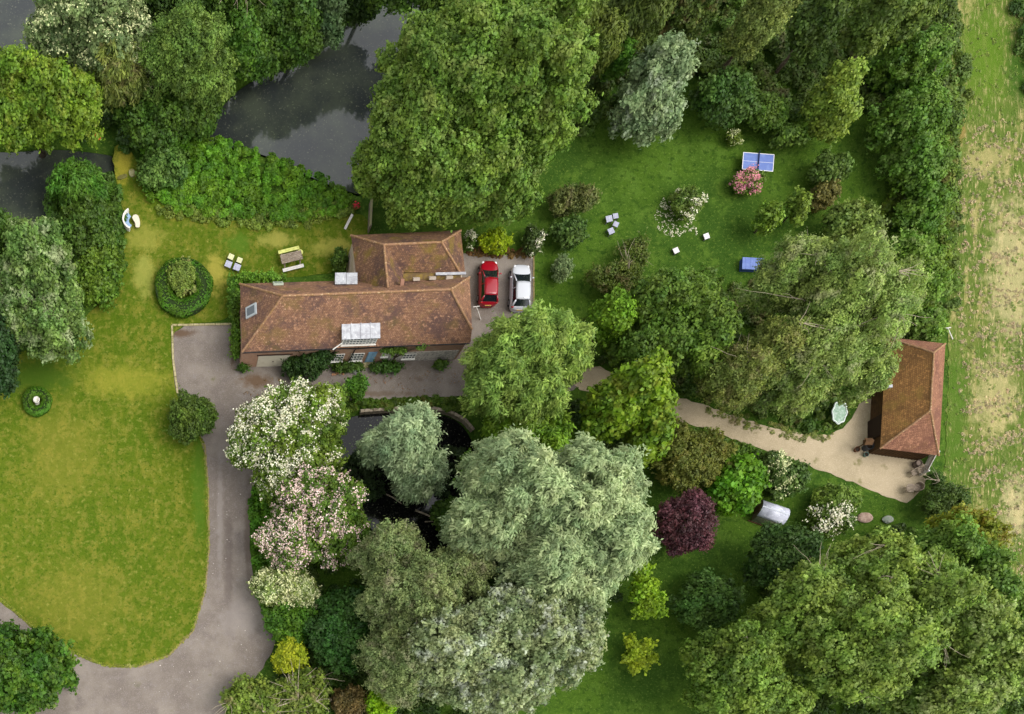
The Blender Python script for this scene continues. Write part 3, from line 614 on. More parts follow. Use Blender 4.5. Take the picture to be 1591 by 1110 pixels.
at_root(MB().box(V3(1382, 601, 2.3), (.35, .25, .3)).build('roof_vent', lead, barn), barn)
at_root(MB().lathe([(.04, 0), (.1, .04), (.09, .14), (.02, .18)], 10, (66.2, a[1] + .12, 1.55)).build('wall_lamp', white_p, barn), barn)
# ---------------------------------------------------------------- cars
def car(name, label, cat, px, py, L, Wd, rz, paint, Ht=1.48):
    g = G(px, py); root = thing(name, label, cat, (g[0], g[1], 0), rz, 'cars parked beside the house'); hw = Wd / 2
    st = [(-.5, .5, .62), (-.49, .74, .74), (-.465, .88, .86), (-.42, .97, .95), (-.3, 1, .98), (-.1, 1, .97), (.1, 1, .95), (.22, 1, .94), (.3, .985, .9), (.37, .95, .86), (.43, .86, .79), (.47, .72, .72), (.49, .54, .66), (.5, .34, .6)]
    prof = [(.80, .2), (.96, .26), (1.0, .5), (.99, .68), (.93, .9), (.84, 1.0), (.5, 1.04), (0, 1.05)]
    v = []; f = []; full = [(x, zf) for x, zf in prof] + [(-x, zf) for x, zf in prof[-2::-1]]; n = len(full)
    for (ys, wf, zb) in st:
        for x, zf in full: v.append((x * hw * wf, ys * L, zf * zb if zf > .3 else zf))
    for i in range(len(st) - 1):
        for k in range(n - 1): f.append((i * n + k, i * n + k + 1, (i + 1) * n + k + 1, (i + 1) * n + k))
        f.append((i * n + n - 1, i * n, (i + 1) * n, (i + 1) * n + n - 1))
    f += [tuple(range(n)), tuple((len(st) - 1) * n + k for k in range(n - 1, -1, -1))]
    mb = MB(); mb.add(v, f); body = mb.build('body', paint, root, True); ss = body.modifiers.new('s', 'SUBSURF'); ss.levels = ss.render_levels = 2
    # greenhouse
    bw, fw, rw, rfw = hw * .86, hw * .84, hw * .66, hw * .68; y = lambda t_: t_ * L
    B = [(-bw, y(-.455), .93), (bw, y(-.455), .93), (fw, y(.27), .9), (-fw, y(.27), .9)]
    T = [(-rw, y(-.37), Ht - .13), (rw, y(-.37), Ht - .13), (rfw, y(.04), Ht - .11), (-rfw, y(.04), Ht - .11)]
    mx = lambda p, q, t_: tuple(p[i] + (q[i] - p[i]) * t_ for i in range(3))
    MB().add(B + T, [(0, 1, 5, 4), (1, 2, 6, 5), (2, 3, 7, 6), (3, 0, 4, 7), (4, 5, 6, 7)]).build('windows', carglass, root)
    MB().add([mx(B[3], B[2], .05), mx(B[3], B[2], .95), mx(T[3], T[2], .96), mx(T[3], T[2], .04)], [(0, 1, 2, 3)])
    nx, ny = 7, 8; v = []
    for j in range(ny):
        for i in range(nx):
            s_, t_ = i / (nx - 1) * 2 - 1, j / (ny - 1) * 2 - 1; wx = (rw + .05) * (1 - .05 * t_ * t_)
            yy = y(-.172) + t_ * L * .2 * (1 - .06 * s_ * s_); v.append((s_ * wx, yy, Ht - .045 * (s_ ** 2) - .03 * t_ * t_))
    f = [(j * nx + i, j * nx + i + 1, (j + 1) * nx + i + 1, (j + 1) * nx + i) for j in range(ny - 1) for i in range(nx - 1)]
    ro = MB().add(v, f).build('roof', paint, root, True); so2 = ro.modifiers.new('t', 'SOLIDIFY'); so2.thickness = .04; so2.offset = -1
    for i in range(4):
        p, q = Vector(B[i]), Vector(T[i]); MB().tube([p, p.lerp(q, .5) + Vector((0, 0, .02)), q], [.06, .05, .05] if i > 1 else [.1, .08, .06], 6).build('pillar', paint, root, True)
    for s_ in (-1, 1):
        MB().tube([(s_ * (hw * .9), y(-.08), .93), (s_ * (rw + .01), y(-.1), Ht - .07)], .04, 5).build('pillar', paint, root)
        for yy in (-.31, .31):
            wh = MB().tube([(s_ * (hw - .2), y(yy), .31), (s_ * (hw + .0), y(yy), .31)], .31, 18).build('wheel', tyre, root)
            MB().tube([(s_ * (hw - .1), y(yy), .31), (s_ * (hw + .015), y(yy), .31)], .19, 12).build('rim', alloy, wh)
        mi = MB().add(*sphere_vf((s_ * (hw + .08), y(.17), .98), (.11, .07, .08))).build('mirror', paint, root, True)
        MB().add(*sphere_vf((s_ * hw * .66, y(.437), .74), (.11, .15, .05))).build('headlight', lampglass, root, True)
        MB().add(*sphere_vf((s_ * hw * .80, y(-.462), .84), (.12, .1, .11))).build('tail_light', taillamp, root, True)
    MB().box((0, y(-.503), .6), (.52, .03, .11)).build('number_plate', lmat('plate_yellow', srgb(214, 180, 90)), root)
    MB().box((0, y(.5), .42), (.52, .03, .11)).build('number_plate', white_p, root)
    MB().box((0, y(.49), .6), (.8, .06, .1)).build('grille', black_p, root)
    MB().tube([(0, y(-.33), Ht - .02), (0, y(-.37), Ht + .16)], .012, 5).build('aerial', black_p, root)
    for x_ in (-.25, .25): MB().bar((x_ - .3, y(.225), .955), (x_ + .25, y(.215), .975), .02, .015).build('wiper', black_p, root)
    return root
def sphere_vf(c, r, n=12, m=7):
    v = [(c[0] + r[0] * math.cos(2 * math.pi * k / n) * math.sin(math.pi * (j + .02) / m), c[1] + r[1] * math.sin(2 * math.pi * k / n) * math.sin(math.pi * (j + .02) / m), c[2] + r[2] * math.cos(math.pi * (j + .02) / m)) for j in range(m + 1) for k in range(n)]
    f = [(j * n + k, (j + 1) * n + k, (j + 1) * n + (k + 1) % n, j * n + (k + 1) % n) for j in range(m) for k in range(n)]
    return v, f
carglass = lmat('car_glass', srgb(26, 32, 36), (), .05, .9); tyre = lmat('tyre', srgb(28, 28, 30)); alloy = lmat('alloy', srgb(170, 172, 176), (), .3, metal=.8)
lampglass = lmat('headlamp', srgb(226, 226, 230), (), .1, .8); taillamp = lmat('tail_lamp', srgb(170, 20, 28), (), .15, .8)
car('parked_car', 'red hatchback parked beside the house', 'car', 755.5, 446, 3.92, 1.68, R(-1.3), lmat('red_paint', srgb(146, 4, 28), (), .28, .5, coat=.6))
car('parked_car', 'white hatchback parked right of the red car', 'car', 804.5, 452.5, 4.0, 1.78, R(-2), lmat('white_car_paint', srgb(192, 194, 200), (), .28, .5, coat=.6), 1.5)
# ---------------------------------------------------------------- garden things
def gthing(name, label, cat, px, py, rz=0, group=None): g = G(px, py); return thing(name, label, cat, (g[0], g[1], 0), R(rz), group)
blue_t = lmat('table_blue', srgb(98, 118, 178), [(2, 4, .4, .7, srgb(114, 134, 188))], .5); steel = lmat('steel', srgb(140, 144, 150), (), .4, metal=.6)
def tabletennis():
    c = P(1178, 251.8, .76); t = thing('table_tennis_table', 'blue outdoor table tennis table with white edge lines on the upper lawn', 'table', (c[0], c[1], 0), R(-4.5))
    for s_ in (-1, 1):
        tb = MB().box((s_ * .69, 0, .75), (1.37, 1.5, .03)).build('table_half', blue_t, t); l = MB()
        for yy in (-.735, .735, 0): l.box((s_ * .69, yy, .768), (1.33, .05 if yy else .02, .006))
        l.box((s_ * 1.35, 0, .7685), (.05, 1.42, .006)); l.build('lines', white_p, tb)
        MB().box((s_ * .7, 0, .69), (1.2, 1.2, .06)).build('apron', steel, t)
        for q in (-1, 1): MB().tube([(s_ * 1.0, q * .55, 0), (s_ * .95, q * .55, .7)], .025, 6).build('leg', steel, t)
    MB().box((0, 0, .845), (.02, 1.8, .15)).build('net', lmat('net', srgb(40, 50, 92)), t)
    for q in (-1, 1): MB().box((0, q * .84, .82), (.06, .08, .2)).build('net_post', black_p, t)
tabletennis()
c = P(1170, 410, .5); t = thing('storage_box', 'blue lidded storage box half hidden under the olive tree', 'box', (c[0], c[1], 0), R(-3))
MB().box((0, 0, .24), (1.85, .95, .46)).build('body', lmat('deep_blue', srgb(52, 76, 136)), t); MB().box((.02, 0, .5), (1.95, 1.05, .06)).build('lid', blue_t, t, bevel=.02)
m = MB(); [m.box((k * .45 - .68, 0, .536), (.03, 1.0, .015)) for k in range(4)]; m.build('lid_ribs', blue_t, t)
def stool(px, py, s_, rz, label, mat, h=.42, group=None, cat='stool'):
    c = P(px, py, h); t = thing('garden_stool', label, cat, (c[0], c[1], 0), R(rz), group); w_ = s_
    m = MB(); n = 5
    for k in range(n): m.box((0, (k - (n - 1) / 2) * w_ / n, h - .02), (w_, w_ / n - .012, .035))
    m.build('seat', mat, t); MB().box((0, 0, h - .075), (w_ * .9, w_ * .9, .06)).build('frame', lmat('stool_side', srgb(96, 92, 100)), t)
    for a in (-1, 1):
        for b in (-1, 1): MB().box((a * w_ * .4, b * w_ * .4, (h - .1) / 2), (.06, .06, h - .1)).build('leg', lmat('stool_side', srgb(96, 92, 100)), t)
    return t
gs = lmat('grey_seat', srgb(176, 178, 196), [(5, 4, .4, .7, srgb(156, 156, 172))])
for (x, y, s_, r_, lb) in ((946.7, 340, .55, 12, 'upper left and larger of four grey stools on upper lawn'), (956.7, 335.5, .45, 10, 'top right of four grey stools on upper lawn'), (957.2, 348.4, .45, -25, 'small grey stool on the right below the top one, upper lawn'), (949.7, 359, .52, 25, 'bottom one of four grey stools on upper lawn')):
    stool(x, y, s_, r_, lb, gs, group='grey stools on the upper lawn')
ws = lmat('pale_seat', srgb(206, 200, 192), [(5, 4, .4, .7, srgb(186, 180, 160))])
for (x, y, s_, r_, lb) in ((359, 399, .48, -25, 'top left of four pale garden stools by the picnic table'), (372.2, 404.3, .46, -22, 'right upper one of four pale garden stools, yellowed'), (355, 410.5, .56, -22, 'left lower one of four pale garden stools, greyer'), (368.3, 415.2, .58, -22, 'bottom right of four pale garden stools')):
    stool(x, y, s_, r_, lb, gs if y > 408 else lmat('lichen_seat', srgb(204, 204, 160)), group='pale stools on the north lawn')
for (x, y, r_, lb) in ((1050.6, 389.3, 25, 'white square stool nearest the green trees on the upper lawn'), (1098, 367, 20, 'white square stool below the white rose bush')): stool(x, y, .48, r_, lb, lmat('white_seat', srgb(226, 220, 220)), .3)
# picnic table
c = P(452, 403, .4); t = thing('picnic_table', 'slatted picnic table with a lichen yellow bench and a pale bench', 'table', (c[0], c[1], 0), R(14))
m = MB(); [m.box((0, (k - 2.5) * .135, .74), (1.9, .12, .04)) for k in range(6)]; m.build('table_top', wood_grey, t)
for q, mt in ((1, lmat('lichen_wood', srgb(206, 208, 122), [(4, 4, .4, .7, srgb(176, 180, 96))])), (-1, pale_wood)):
    m = MB(); [m.box((0, q * .82 + (k - .5) * .15, .44), (1.9, .14, .04)) for k in range(2)]; m.build('bench', mt, t)
for x in (-.7, .7):
    MB().bar((x, -.9, .4), (x, .9, .4), .06, .08).build('cross_beam', wood_grey, t)
    for q in (-1, 1): MB().bar((x + .05, q * .65, 0), (x + .05, q * .2, .72), .06, .08).build('leg', wood_grey, t)
c = P(466.5, 392, .5); t = thing('round_stool', 'small round lichen yellow stool at the end of the picnic table', 'stool', (c[0], c[1], 0))
MB().lathe([(.0, .46), (.24, .46), (.25, .5), (.0, .5)], 16).build('seat', lmat('lichen_wood', srgb(206, 208, 122)), t)
for k in range(3): MB().tube([(.2 * math.cos(k * 2.1), .2 * math.sin(k * 2.1), 0), (.14 * math.cos(k * 2.1), .14 * math.sin(k * 2.1), .46)], .02, 5).build('leg', wood_grey, t)
# crescent bench and kidney table
def arcband(r0, r1, a0, a1, n=16): 
    A = [R(a0 + (a1 - a0) * k / n) for k in range(n + 1)]; return [(r1 * math.cos(a), r1 * math.sin(a)) for a in A] + [(r0 * math.cos(a), r0 * math.sin(a)) for a in A[::-1]]
c = P(205, 343, .45); t = thing('curved_bench', 'white crescent garden bench with blue seat on the lawn edge', 'bench', (c[0] + .15, c[1], 0), R(4))
MB().prism(arcband(.42, .84, 120, 240), .38, .45).build('seat', lmat('seat_blue', srgb(134, 160, 190)), t); MB().prism(arcband(.85, .99, 115, 245), .3, .85).build('backrest', lmat('bench_white', srgb(220, 214, 204)), t)
for a in (135, 180, 225): MB().box((.7 * math.cos(R(a)), .7 * math.sin(R(a)), .19), (.25, .12, .38), R(a)).build('leg', lmat('bench_white', srgb(220, 214, 204)), t)
c = P(211.5, 344, .4); t = thing('kidney_table', 'small kidney shaped pale stone table beside the crescent bench', 'table', (c[0], c[1], 0), R(4))
MB().prism([tuple(q) for q in smooth_poly([(-.2, .58), (.12, .6), (.3, .3), (.34, -.3), (.22, -.58), (-.12, -.5), (-.05, -.25), (-.22, .1), (-.34, .35)], 2)], .34, .41).build('top', lmat('pale_stone', srgb(208, 196, 176)), t)
MB().lathe([(.16, 0), (.1, .15), (.14, .34)], 12).build('pedestal', lmat('pale_stone', srgb(208, 196, 176)), t)
# fence, plank, posts, ring, slabs, rocks, logs
t = gthing('wooden_fence', 'short pale wooden fence between rear wing and the large pond', 'fence', 572.5, 340, -3)
m = MB(); [m.box((0, -1.2 + k * .2, .55), (.05, .18, 1.1)) for k in range(13)]; m.build('boards', wood_grey, t)
MB().box((0, 0, 1.14), (.18, 2.6, .06)).build('cap_rail', lmat('khaki_rail', srgb(150, 146, 108)), t); [MB().box((.05, q, .6), (.1, .1, 1.2)).build('post', wood_grey, t) for q in (-1.25, 0, 1.25)]
o = MB().bar((*G(535.5, 357), .08), (*G(545, 341), .75), .22, .05).build('leaning_plank', pale_wood); tag(o, 'pale grey plank lying beyond the rear wing', 'plank')
t = gthing('flower_pot', 'pot of red flowers where the border meets the sycamore', 'plant pot', 552, 325); rng = np.random.default_rng(3)
MB().lathe([(.13, 0), (.19, .3), (.21, .34), (.18, .33)], 12).build('pot', lmat('terracotta', srgb(160, 90, 60)), t)
q = sph(rng, 160) * .28 + np.array((0, 0, .5)); leaf_mesh('leaves', q, q - np.array((0, 0, .5)), .13, .09, rng.random(160), L_mid, t, rng)
q = sph(rng, 60) * .3 + np.array((0, 0, .56)); leaf_mesh('flowers', q, q, .14, .12, rng.random(60), leafmat('petal_red', (190, 30, 40), 1, trans=.1), t, rng)
for (px, py, tx, ty, lb) in ((747, 497, 740, 477, 'thin pale leaning post with a short crossbar below the red car'), (1480, 527, 1472.5, 510, 'thin pale leaning post with a short crossbar at the field edge')):
    b0 = Vector((*G(px, py), 0)); tp = Vector(V3(tx, ty, 1.5)); t = thing('leaning_post', lb, 'post', tuple(b0), group='pale leaning posts')
    MB().tube([(0, 0, 0), tp - b0], .045, 6).build('pole', pale_wood, t); MB().bar(tp - b0 + Vector((-.28, -.02, 0)), tp - b0 + Vector((.28, .05, 0)), .06, .06).build('crossbar', pale_wood, t)
t = gthing('life_ring', 'small orange ring by the mossy footbridge', 'ring', 152, 216); n = 20
MB().tube([(.27 * math.cos(k * 2 * math.pi / n), .27 * math.sin(k * 2 * math.pi / n), .3 + .06 * math.cos(k * .3)) for k in range(n + 1)], .07, 8).build('ring', lmat('orange', srgb(206, 92, 54)), t, True); MB().tube([(.3, .1, 0), (.27, .1, .3)], .04, 6).build('post', wood_grey, t)
for k, (px, py, a, b, r_, lb) in enumerate(((205, 270, .55, .7, 20, 'pale stone slab at the right end of the footbridge step'), (190, 276, .9, .35, 18, 'mossy narrow stone slab across the footbridge'))):
    g = G(px, py); o = MB().prism([tuple(q) for q in smooth_poly([(-a / 2, -b / 2), (a / 2, -b / 2 * .9), (a / 2 * .95, b / 2), (-a / 2 * .9, b / 2 * .95)], 1)], 0, .12).build('stone_slab', lmat('slab%d' % k, srgb(150, 146, 110) if k == 0 else srgb(96, 92, 44), [(3, 4, .4, .7, srgb(124, 122, 70))])); o.location = (g[0], g[1], .02); o.rotation_euler = (0, 0, R(r_)); tag(o, lb, 'stone slab')
def rock(px, py, s_, lb, mat, name='rock', cat='rock', zsc=.5):
    v, f = sphere_vf((0, 0, 0), s_, 12, 7); rr = random.Random(int(px)); v = [tuple(c * (1 + rr.uniform(-.12, .12)) for c in q) for q in v]
    o = MB().add(v, f).build(name, mat, None); g = G(px, py); o.location = (g[0], g[1], s_[2] * zsc); tag(o, lb, cat)
stone_m = lmat('rock', srgb(158, 156, 156), [(4, 4, .4, .7, srgb(124, 122, 120))], .9, bump=(5, .5, .05))
rock(553, 578, (.38, .3, .3), 'grey boulder at the edge of the drive left of the blue door', stone_m)
rock(1343, 805, (.7, .45, .18), 'flat pinkish stone at the edge of the lower right trees', lmat('pink_stone', srgb(170, 146, 130), [(4, 4, .4, .7, srgb(138, 112, 98))]))
rock(1378, 808, (.5, .35, .2), 'grey green stone beside the flat pinkish stone', lmat('grn_stone', srgb(128, 138, 122), [(4, 4, .4, .7, srgb(160, 160, 150))]))
t = gthing('terracotta_edging', 'low heap of terracotta edging tiles by the front flower bed', 'tiles', 525, 580)
m = MB(); rr = random.Random(2); [m.box((rr.uniform(-.5, .5), rr.uniform(-.15, .15), .04 + rr.uniform(0, .05)), (.22, .16, .05), rr.uniform(0, 3)) for k in range(16)]; m.build('tiles', lmat('terracotta2', srgb(166, 122, 92)), t)
for (a, b, r_, lb) in (((645, 793), (684, 811), .09, 'longer bare log lying in the small pond'), ((600, 768), (624, 783), .07, 'shorter bare log lying behind the long one in the small pond'), ((660, 811), (683, 812), .05, 'thin bare branch beside the long log in the pond')):
    z0 = -.42; p, q = Vector(V3(*a, z0)), Vector(V3(*b, z0 + .1)); o = MB().tube([p, p.lerp(q, .5) + Vector((0, .06, .04)), q], [r_, r_ * .9, r_ * .6], 7).build('log', bark_pale, None, True); tag(o, lb, 'log', 'bare logs lying in the small pond')
t = thing('pond_wall', 'low curved stone retaining wall on the top bank of the small pond', 'wall', (*G(640, 634), 0)); m = MB(); pw = [np.array(G(*q)) for q in ((560, 639), (600, 636), (640, 633), (672, 634), (700, 640), (722, 652), (736, 668))]
for i in range(len(pw) - 1):
    L = np.hypot(*(pw[i + 1] - pw[i])); n = int(L / .35); an = math.atan2(*(pw[i + 1] - pw[i])[::-1])
    for k in range(n): q = pw[i] + (pw[i + 1] - pw[i]) * (k + .5) / n; m.box((q[0], q[1], -.25 + random.uniform(-.02, .02)), (L / n * .94, .26, .62), an + random.uniform(-.06, .06))
at_root(m.build('stones', lmat('wall_stone', srgb(150, 138, 120), [(3, 4, .4, .7, srgb(112, 100, 82))]), t), t)
# hen house
t = gthing('hen_house', 'arched hen house with shiny metal roof on the lower lawn', 'hen house', 1190, 802, -19); t.scale = (1.12,) * 3; n = 14; Lh, r_ = 2.1, .78
def arc(a0, a1, rr, n=10): return [(rr * math.cos(R(a0 + (a1 - a0) * k / n)), .25 + 1.05 * math.sin(R(a0 + (a1 - a0) * k / n))) for k in range(n + 1)]
def barrel(a0, a1, rr, L, mat, name, off=0):
    A = arc(a0, a1, rr); v = [(sx * L / 2, y * 1.0, z + off) for sx in (-1, 1) for y, z in A]; n_ = len(A)
    o = MB().add(v, [(k, k + 1, n_ + k + 1, n_ + k) for k in range(n_ - 1)]).build(name, mat, t, True); s2 = o.modifiers.new('t', 'SOLIDIFY'); s2.thickness = .03; s2.offset = 0; return o
ro = barrel(38, 142, .84, 2.2, lmat('galvanised', srgb(196, 198, 212), [(1.5, 4, .4, .65, srgb(160, 162, 176)), (5, 4, .55, .7, srgb(224, 226, 234))], .4, .5), 'roof', .03)
MB().bar((-1.1, 0, 1.345), (1.1, 0, 1.345), .08, .03).build('ridge_strip', steel, ro)
barrel(-12, 44, .8, 2.1, lmat('green_side', srgb(112, 116, 92), [(3, 4, .4, .7, srgb(92, 96, 72))]), 'side_panel'); barrel(136, 192, .8, 2.1, lmat('green_side', srgb(112, 116, 92)), 'side_panel')
for sx in (-1, 1):
    A = arc(-12, 192, .79); v = [(sx * 1.03, y, z) for y, z in A]; MB().add(v + [(sx * 1.0, y, z) for y, z in A], [tuple(range(len(A))), tuple(range(2 * len(A) - 1, len(A) - 1, -1))]).build('end_wall', lmat('end_wood', srgb(110, 98, 74)), t)
MB().box((-1.06, 0, .5), (.04, .5, .7)).build('door', wood_brown, t)
for q in (-1, 1): MB().box((0, q * .82, .06), (2.5, .08, .1)).build('skid', wood_brown, t)
# barn yard
def chair(px, py, rz, lb):
    t = gthing('wooden_chair', lb, 'chair', px, py, rz, 'wooden chairs beside the barn'); m = MB(); [m.box((0, (k - 2) * .1, .43), (.5, .085, .03)) for k in range(5)]; m.build('seat', wood_grey, t)
    m = MB(); [m.box(((k - 2) * .11, .27, .7), (.07, .03, .46)) for k in range(5)]; m.box((0, .27, .95), (.54, .04, .08)); m.build('backrest', wood_grey, t)
    for a in (-1, 1):
        MB().box((a * .26, 0, .62), (.06, .5, .03)).build('armrest', wood_grey, t)
        for b in (-1, 1): MB().box((a * .24, b * .22, .21), (.05, .05, .42)).build('leg', wood_grey, t)
chair(1415, 737, 25, 'left one of two weathered chairs at the right end of the gravel'); chair(1425, 733.5, 25, 'right one of two weathered chairs at the right end of the gravel')
t = gthing('barrel', 'small dark round barrel between the barn and the two chairs', 'barrel', 1421, 723)
MB().lathe([(.24, 0), (.29, .2), (.3, .35), (.26, .6), (.24, .6), (.22, .5), (0, .5)], 18).build('staves', lmat('barrel_wood', srgb(112, 98, 88)), t, False)
m = MB(); [m.lathe([(.295 - abs(z_ - .3) * .1, z_), (.31 - abs(z_ - .3) * .1, z_ + .02), (.295 - abs(z_ - .3) * .1, z_ + .04)], 18) for z_ in (.12, .42)]; m.build('hoops', black_p, t)
t = gthing('round_table', 'round weathered table at the bottom corner of the gravel yard', 'table', 1407, 762); m = MB()
for k in range(6): yy = (k - 2.5) * .12; hw_ = math.sqrt(.4 ** 2 - yy * yy); m.box((0, yy, .62), (2 * hw_, .105, .03))
m.build('table_top', wood_grey, t); [MB().tube([(.3 * math.cos(k * 1.57 + .8), .3 * math.sin(k * 1.57 + .8), 0), (.1 * math.cos(k * 1.57 + .8), .1 * math.sin(k * 1.57 + .8), .6)], .025, 5).build('leg', wood_grey, t) for k in range(4)]
t = gthing('tub_chair', 'curved weathered tub chair beside the round table in the yard', 'chair', 1420, 760, -30)
MB().prism(arcband(.0, .34, 0, 359, 18)[:19], .36, .42).build('seat', wood_grey, t); MB().prism(arcband(.33, .39, -70, 130, 12), .3, .78).build('backrest', wood_grey, t); [MB().tube([(.24 * math.cos(a), .24 * math.sin(a), 0), (.24 * math.cos(a), .24 * math.sin(a), .36)], .025, 5).build('leg', wood_grey, t) for a in (.8, 2.4, 3.9, 5.5)]
t = gthing('wooden_gate', 'weathered wooden gate at the bottom right corner of the barn', 'gate', 1436, 724, 62); m = MB(); [m.box(((k - 4) * .2, 0, .5), (.17, .04, 1.0)) for k in range(9)]; m.build('boards', pale_wood, t)
[MB().box((q * .95, 0, .6), (.12, .12, 1.2)).build('post', pale_wood, t) for q in (-1, 1)]; MB().box((0, .04, .85), (1.8, .04, .1)).build('rail', wood_grey, t)
rusty = lmat('rust', srgb(112, 74, 50), [(5, 4, .4, .7, srgb(80, 56, 44))])
t = gthing('bird_table', 'dark wooden bird table on a post left of the barn', 'bird table', 1328, 698); MB().tube([(0, 0, 0), (0, 0, 1.5)], .05, 6).build('post', wood_brown, t); MB().box((0, 0, 1.5), (.6, .45, .04)).build('tray', wood_brown, t)
MB().add([(-.35, -.3, 1.75), (.35, -.3, 1.75), (.35, .3, 1.75), (-.35, .3, 1.75), (-.35, 0, 2.0), (.35, 0, 2.0)], [(0, 1, 5, 4), (2, 3, 4, 5), (0, 4, 3), (1, 2, 5), (3, 2, 1, 0)]).build('roof', wood_brown, t); [MB().box((a * .27, b * .18, 1.63), (.03, .03, .24)).build('upright', wood_brown, t) for a in (-1, 1) for b in (-1, 1)]
for (px, py, r_, h_, lb, mt) in ((1329, 700, .24, .3, 'small rusty ring planter at the foot of the bird table', rusty), (1343, 697, .34, .75, 'dark water butt against the left wall of the barn', lmat('butt', srgb(70, 70, 74))), (1343, 708, .2, .3, 'teal plant pot at the front left corner of the barn', lmat('teal', srgb(96, 120, 112)))):
    t = gthing('planter' if h_ < .5 else 'water_butt', lb, 'planter' if h_ < .5 else 'water butt', px, py); MB().lathe([(r_ * .8, 0), (r_, h_ * .9), (r_ * 1.06, h_), (r_ * .9, h_), (r_ * .85, h_ * .7), (0, h_ * .7)], 18).build('body', mt, t); MB().lathe([(r_ * .3, h_ * .66), (r_ * .84, h_ * .72), (0, h_ * .76)], 14).build('contents', lmat('soil', srgb(50, 40, 30)), t)
t = gthing('glass_table', 'ornate white framed glass garden table under the olive tree', 'table', 1296, 646, -8)
ov = [(.62 * math.cos(a) * (1 + .06 * math.cos(8 * a)), .98 * math.sin(a) * (1 + .06 * math.cos(8 * a))) for a in [k * 2 * math.pi / 40 for k in range(40)]]
MB().tube([(x, y, .72) for x, y in ov + ov[:1]], .07, 6).build('rim', lmat('white_iron', srgb(212, 220, 214)), t, True); MB().prism([(x * .98, y * .98) for x, y in ov], .70, .72).build('glass_top', lmat('table_glass', srgb(128, 156, 132), [(4, 4, .4, .7, srgb(176, 190, 180))], .1), t); [MB().tube([(a * .4, b * .6, 0), (a * .3, b * .5, .7)], .03, 5).build('leg', lmat('white_iron', srgb(212, 220, 214)), t) for a in (-1, 1) for b in (-1, 1)]
#VEG
# --- top left
plant('flowering_tree', 'tree', 'grey green tree crowned with cream blossom at the top left beside the grey water', [(135, 40, 90, 70, 7, 5), (190, 100, 60, 50, 5.5, 4), (95, 85, 45, 38, 5, 3.5)], L_sage, 1.2, blossom=(petal_c, .3, .24, None))
plant('lime_tree', 'tree', 'yellow green feathery tree at the left edge over dark water', [(60, 150, 80, 60, 6, 4.2), (100, 195, 50, 45, 5, 3), (10, 190, 45, 55, 5, 3.6)], L_robin, 1.0, 'leafy', ragged=.3)
plant('willow_tree', 'tree', 'olive drooping willow between the blossoming tree and the bushy willow', [(185, 125, 38, 48, 5, 4)], L_olive, .8, 'willow')
plant('willow_tree', 'tree', 'mid green bushy willow left of the large pond', [(285, 95, 58, 80, 7, 5.5), (315, 130, 45, 50, 5, 4)], LM('midwillow', (104, 132, 62)), .9, 'fine')
plant('dark_tree', 'tree', 'dark leafy tree at the top edge with pale bare branches', [(365, 20, 60, 45, 7, 5)], L_mid, 1.1, bare=5)
plant('round_tree', 'tree', 'dark round tree overhanging the upper left bank of the large pond', [(445, 42, 56, 44, 4.2, 3.4), (445, 78, 40, 24, 2.6, 2.6), (400, 100, 30, 24, 2.4, 2.4)], L_mid, 1.0, base=(452, 78))
plant('bluish_tree', 'tree', 'blue green tree at the top edge leaning over the pond', [(500, 10, 42, 42, 4.6, 3.8), (500, 52, 28, 22, 2.4, 2.4)], LM('blue', (86, 112, 78)), .9, base=(505, 45))
plant('bank_tree', 'tree', 'deep green tree at the top edge beyond the pond', [(640, -14, 70, 30, 5, 3.6)], L_mid, 1.0, base=(660, 0))
plant('bank_tree', 'tree', 'tall dark tree added above the frame to darken the pond reflection', [(552, -36, 52, 40, 5, 4), (555, 8, 32, 22, 2.6, 2.6)], L_dark, 1.0, base=(565, -5))  # added tree, mostly out of view, so the water mirrors a dark crown
plant('bank_tree', 'tree', 'dark green tree at the left bank of the large pond', [(368, 84, 40, 46, 5, 4)], LM('lb', (80, 118, 40)), .8, base=(350, 115))
plant('dark_tree', 'tree', 'dark tree behind the blossoming tree at the top edge', [(245, 10, 50, 45, 6, 4.5)], L_dark, 1.0)
plant('bank_shrub', 'shrub', 'dense green shrub below the bushy willow, left of the pond', [(240, 175, 52, 58, 2.2, 2.2), (290, 180, 45, 40, 2.0, 2.0)], L_mid, .8, trunk=False)
plant('bank_shrub', 'shrub', 'bluish dark shrub beside the mossy footbridge', [(215, 205, 25, 28, 1.2, 1.2)], LM('bluedark', (60, 88, 52)), .5, trunk=False)
plant('bank_shrub', 'shrub', 'bushy green shrub right of the mossy footbridge', [(252, 262, 36, 32, 1.2, 1.3)], LM('greyish', (88, 122, 60)), .6, trunk=False)
# --- left
plant('variegated_tree', 'tree', 'broad variegated silver and green tree beside the left lawn', [(58, 430, 58, 74, 5.5, 4.6), (82, 510, 52, 54, 4.0, 3.4), (28, 500, 46, 50, 4, 3.4)], LM('varieg', (102, 132, 70), var=.5, dry=(188, 198, 150)), .9, 'leafy', ragged=.32)
plant('dark_tree', 'tree', 'dark tree at the left edge behind the variegated tree', [(-8, 545, 38, 60, 4, 3.4)], L_deep, 1.0)
plant('dark_tree', 'tree', 'dark tree at the left edge below the grey inlet', [(-2, 375, 28, 50, 4, 3.4)], L_mid, .9)
plant('bank_shrub', 'shrub', 'dark spiky shrub on the bank of the left inlet', [(122, 295, 42, 36, 1.6, 1.7)], L_reed, .6, 'willow', trunk=False)
plant('bank_shrub', 'shrub', 'tall dark shrub between the left inlet and the curved bench', [(134, 355, 44, 46, 1.7, 1.8)], L_mid, .7, trunk=False)
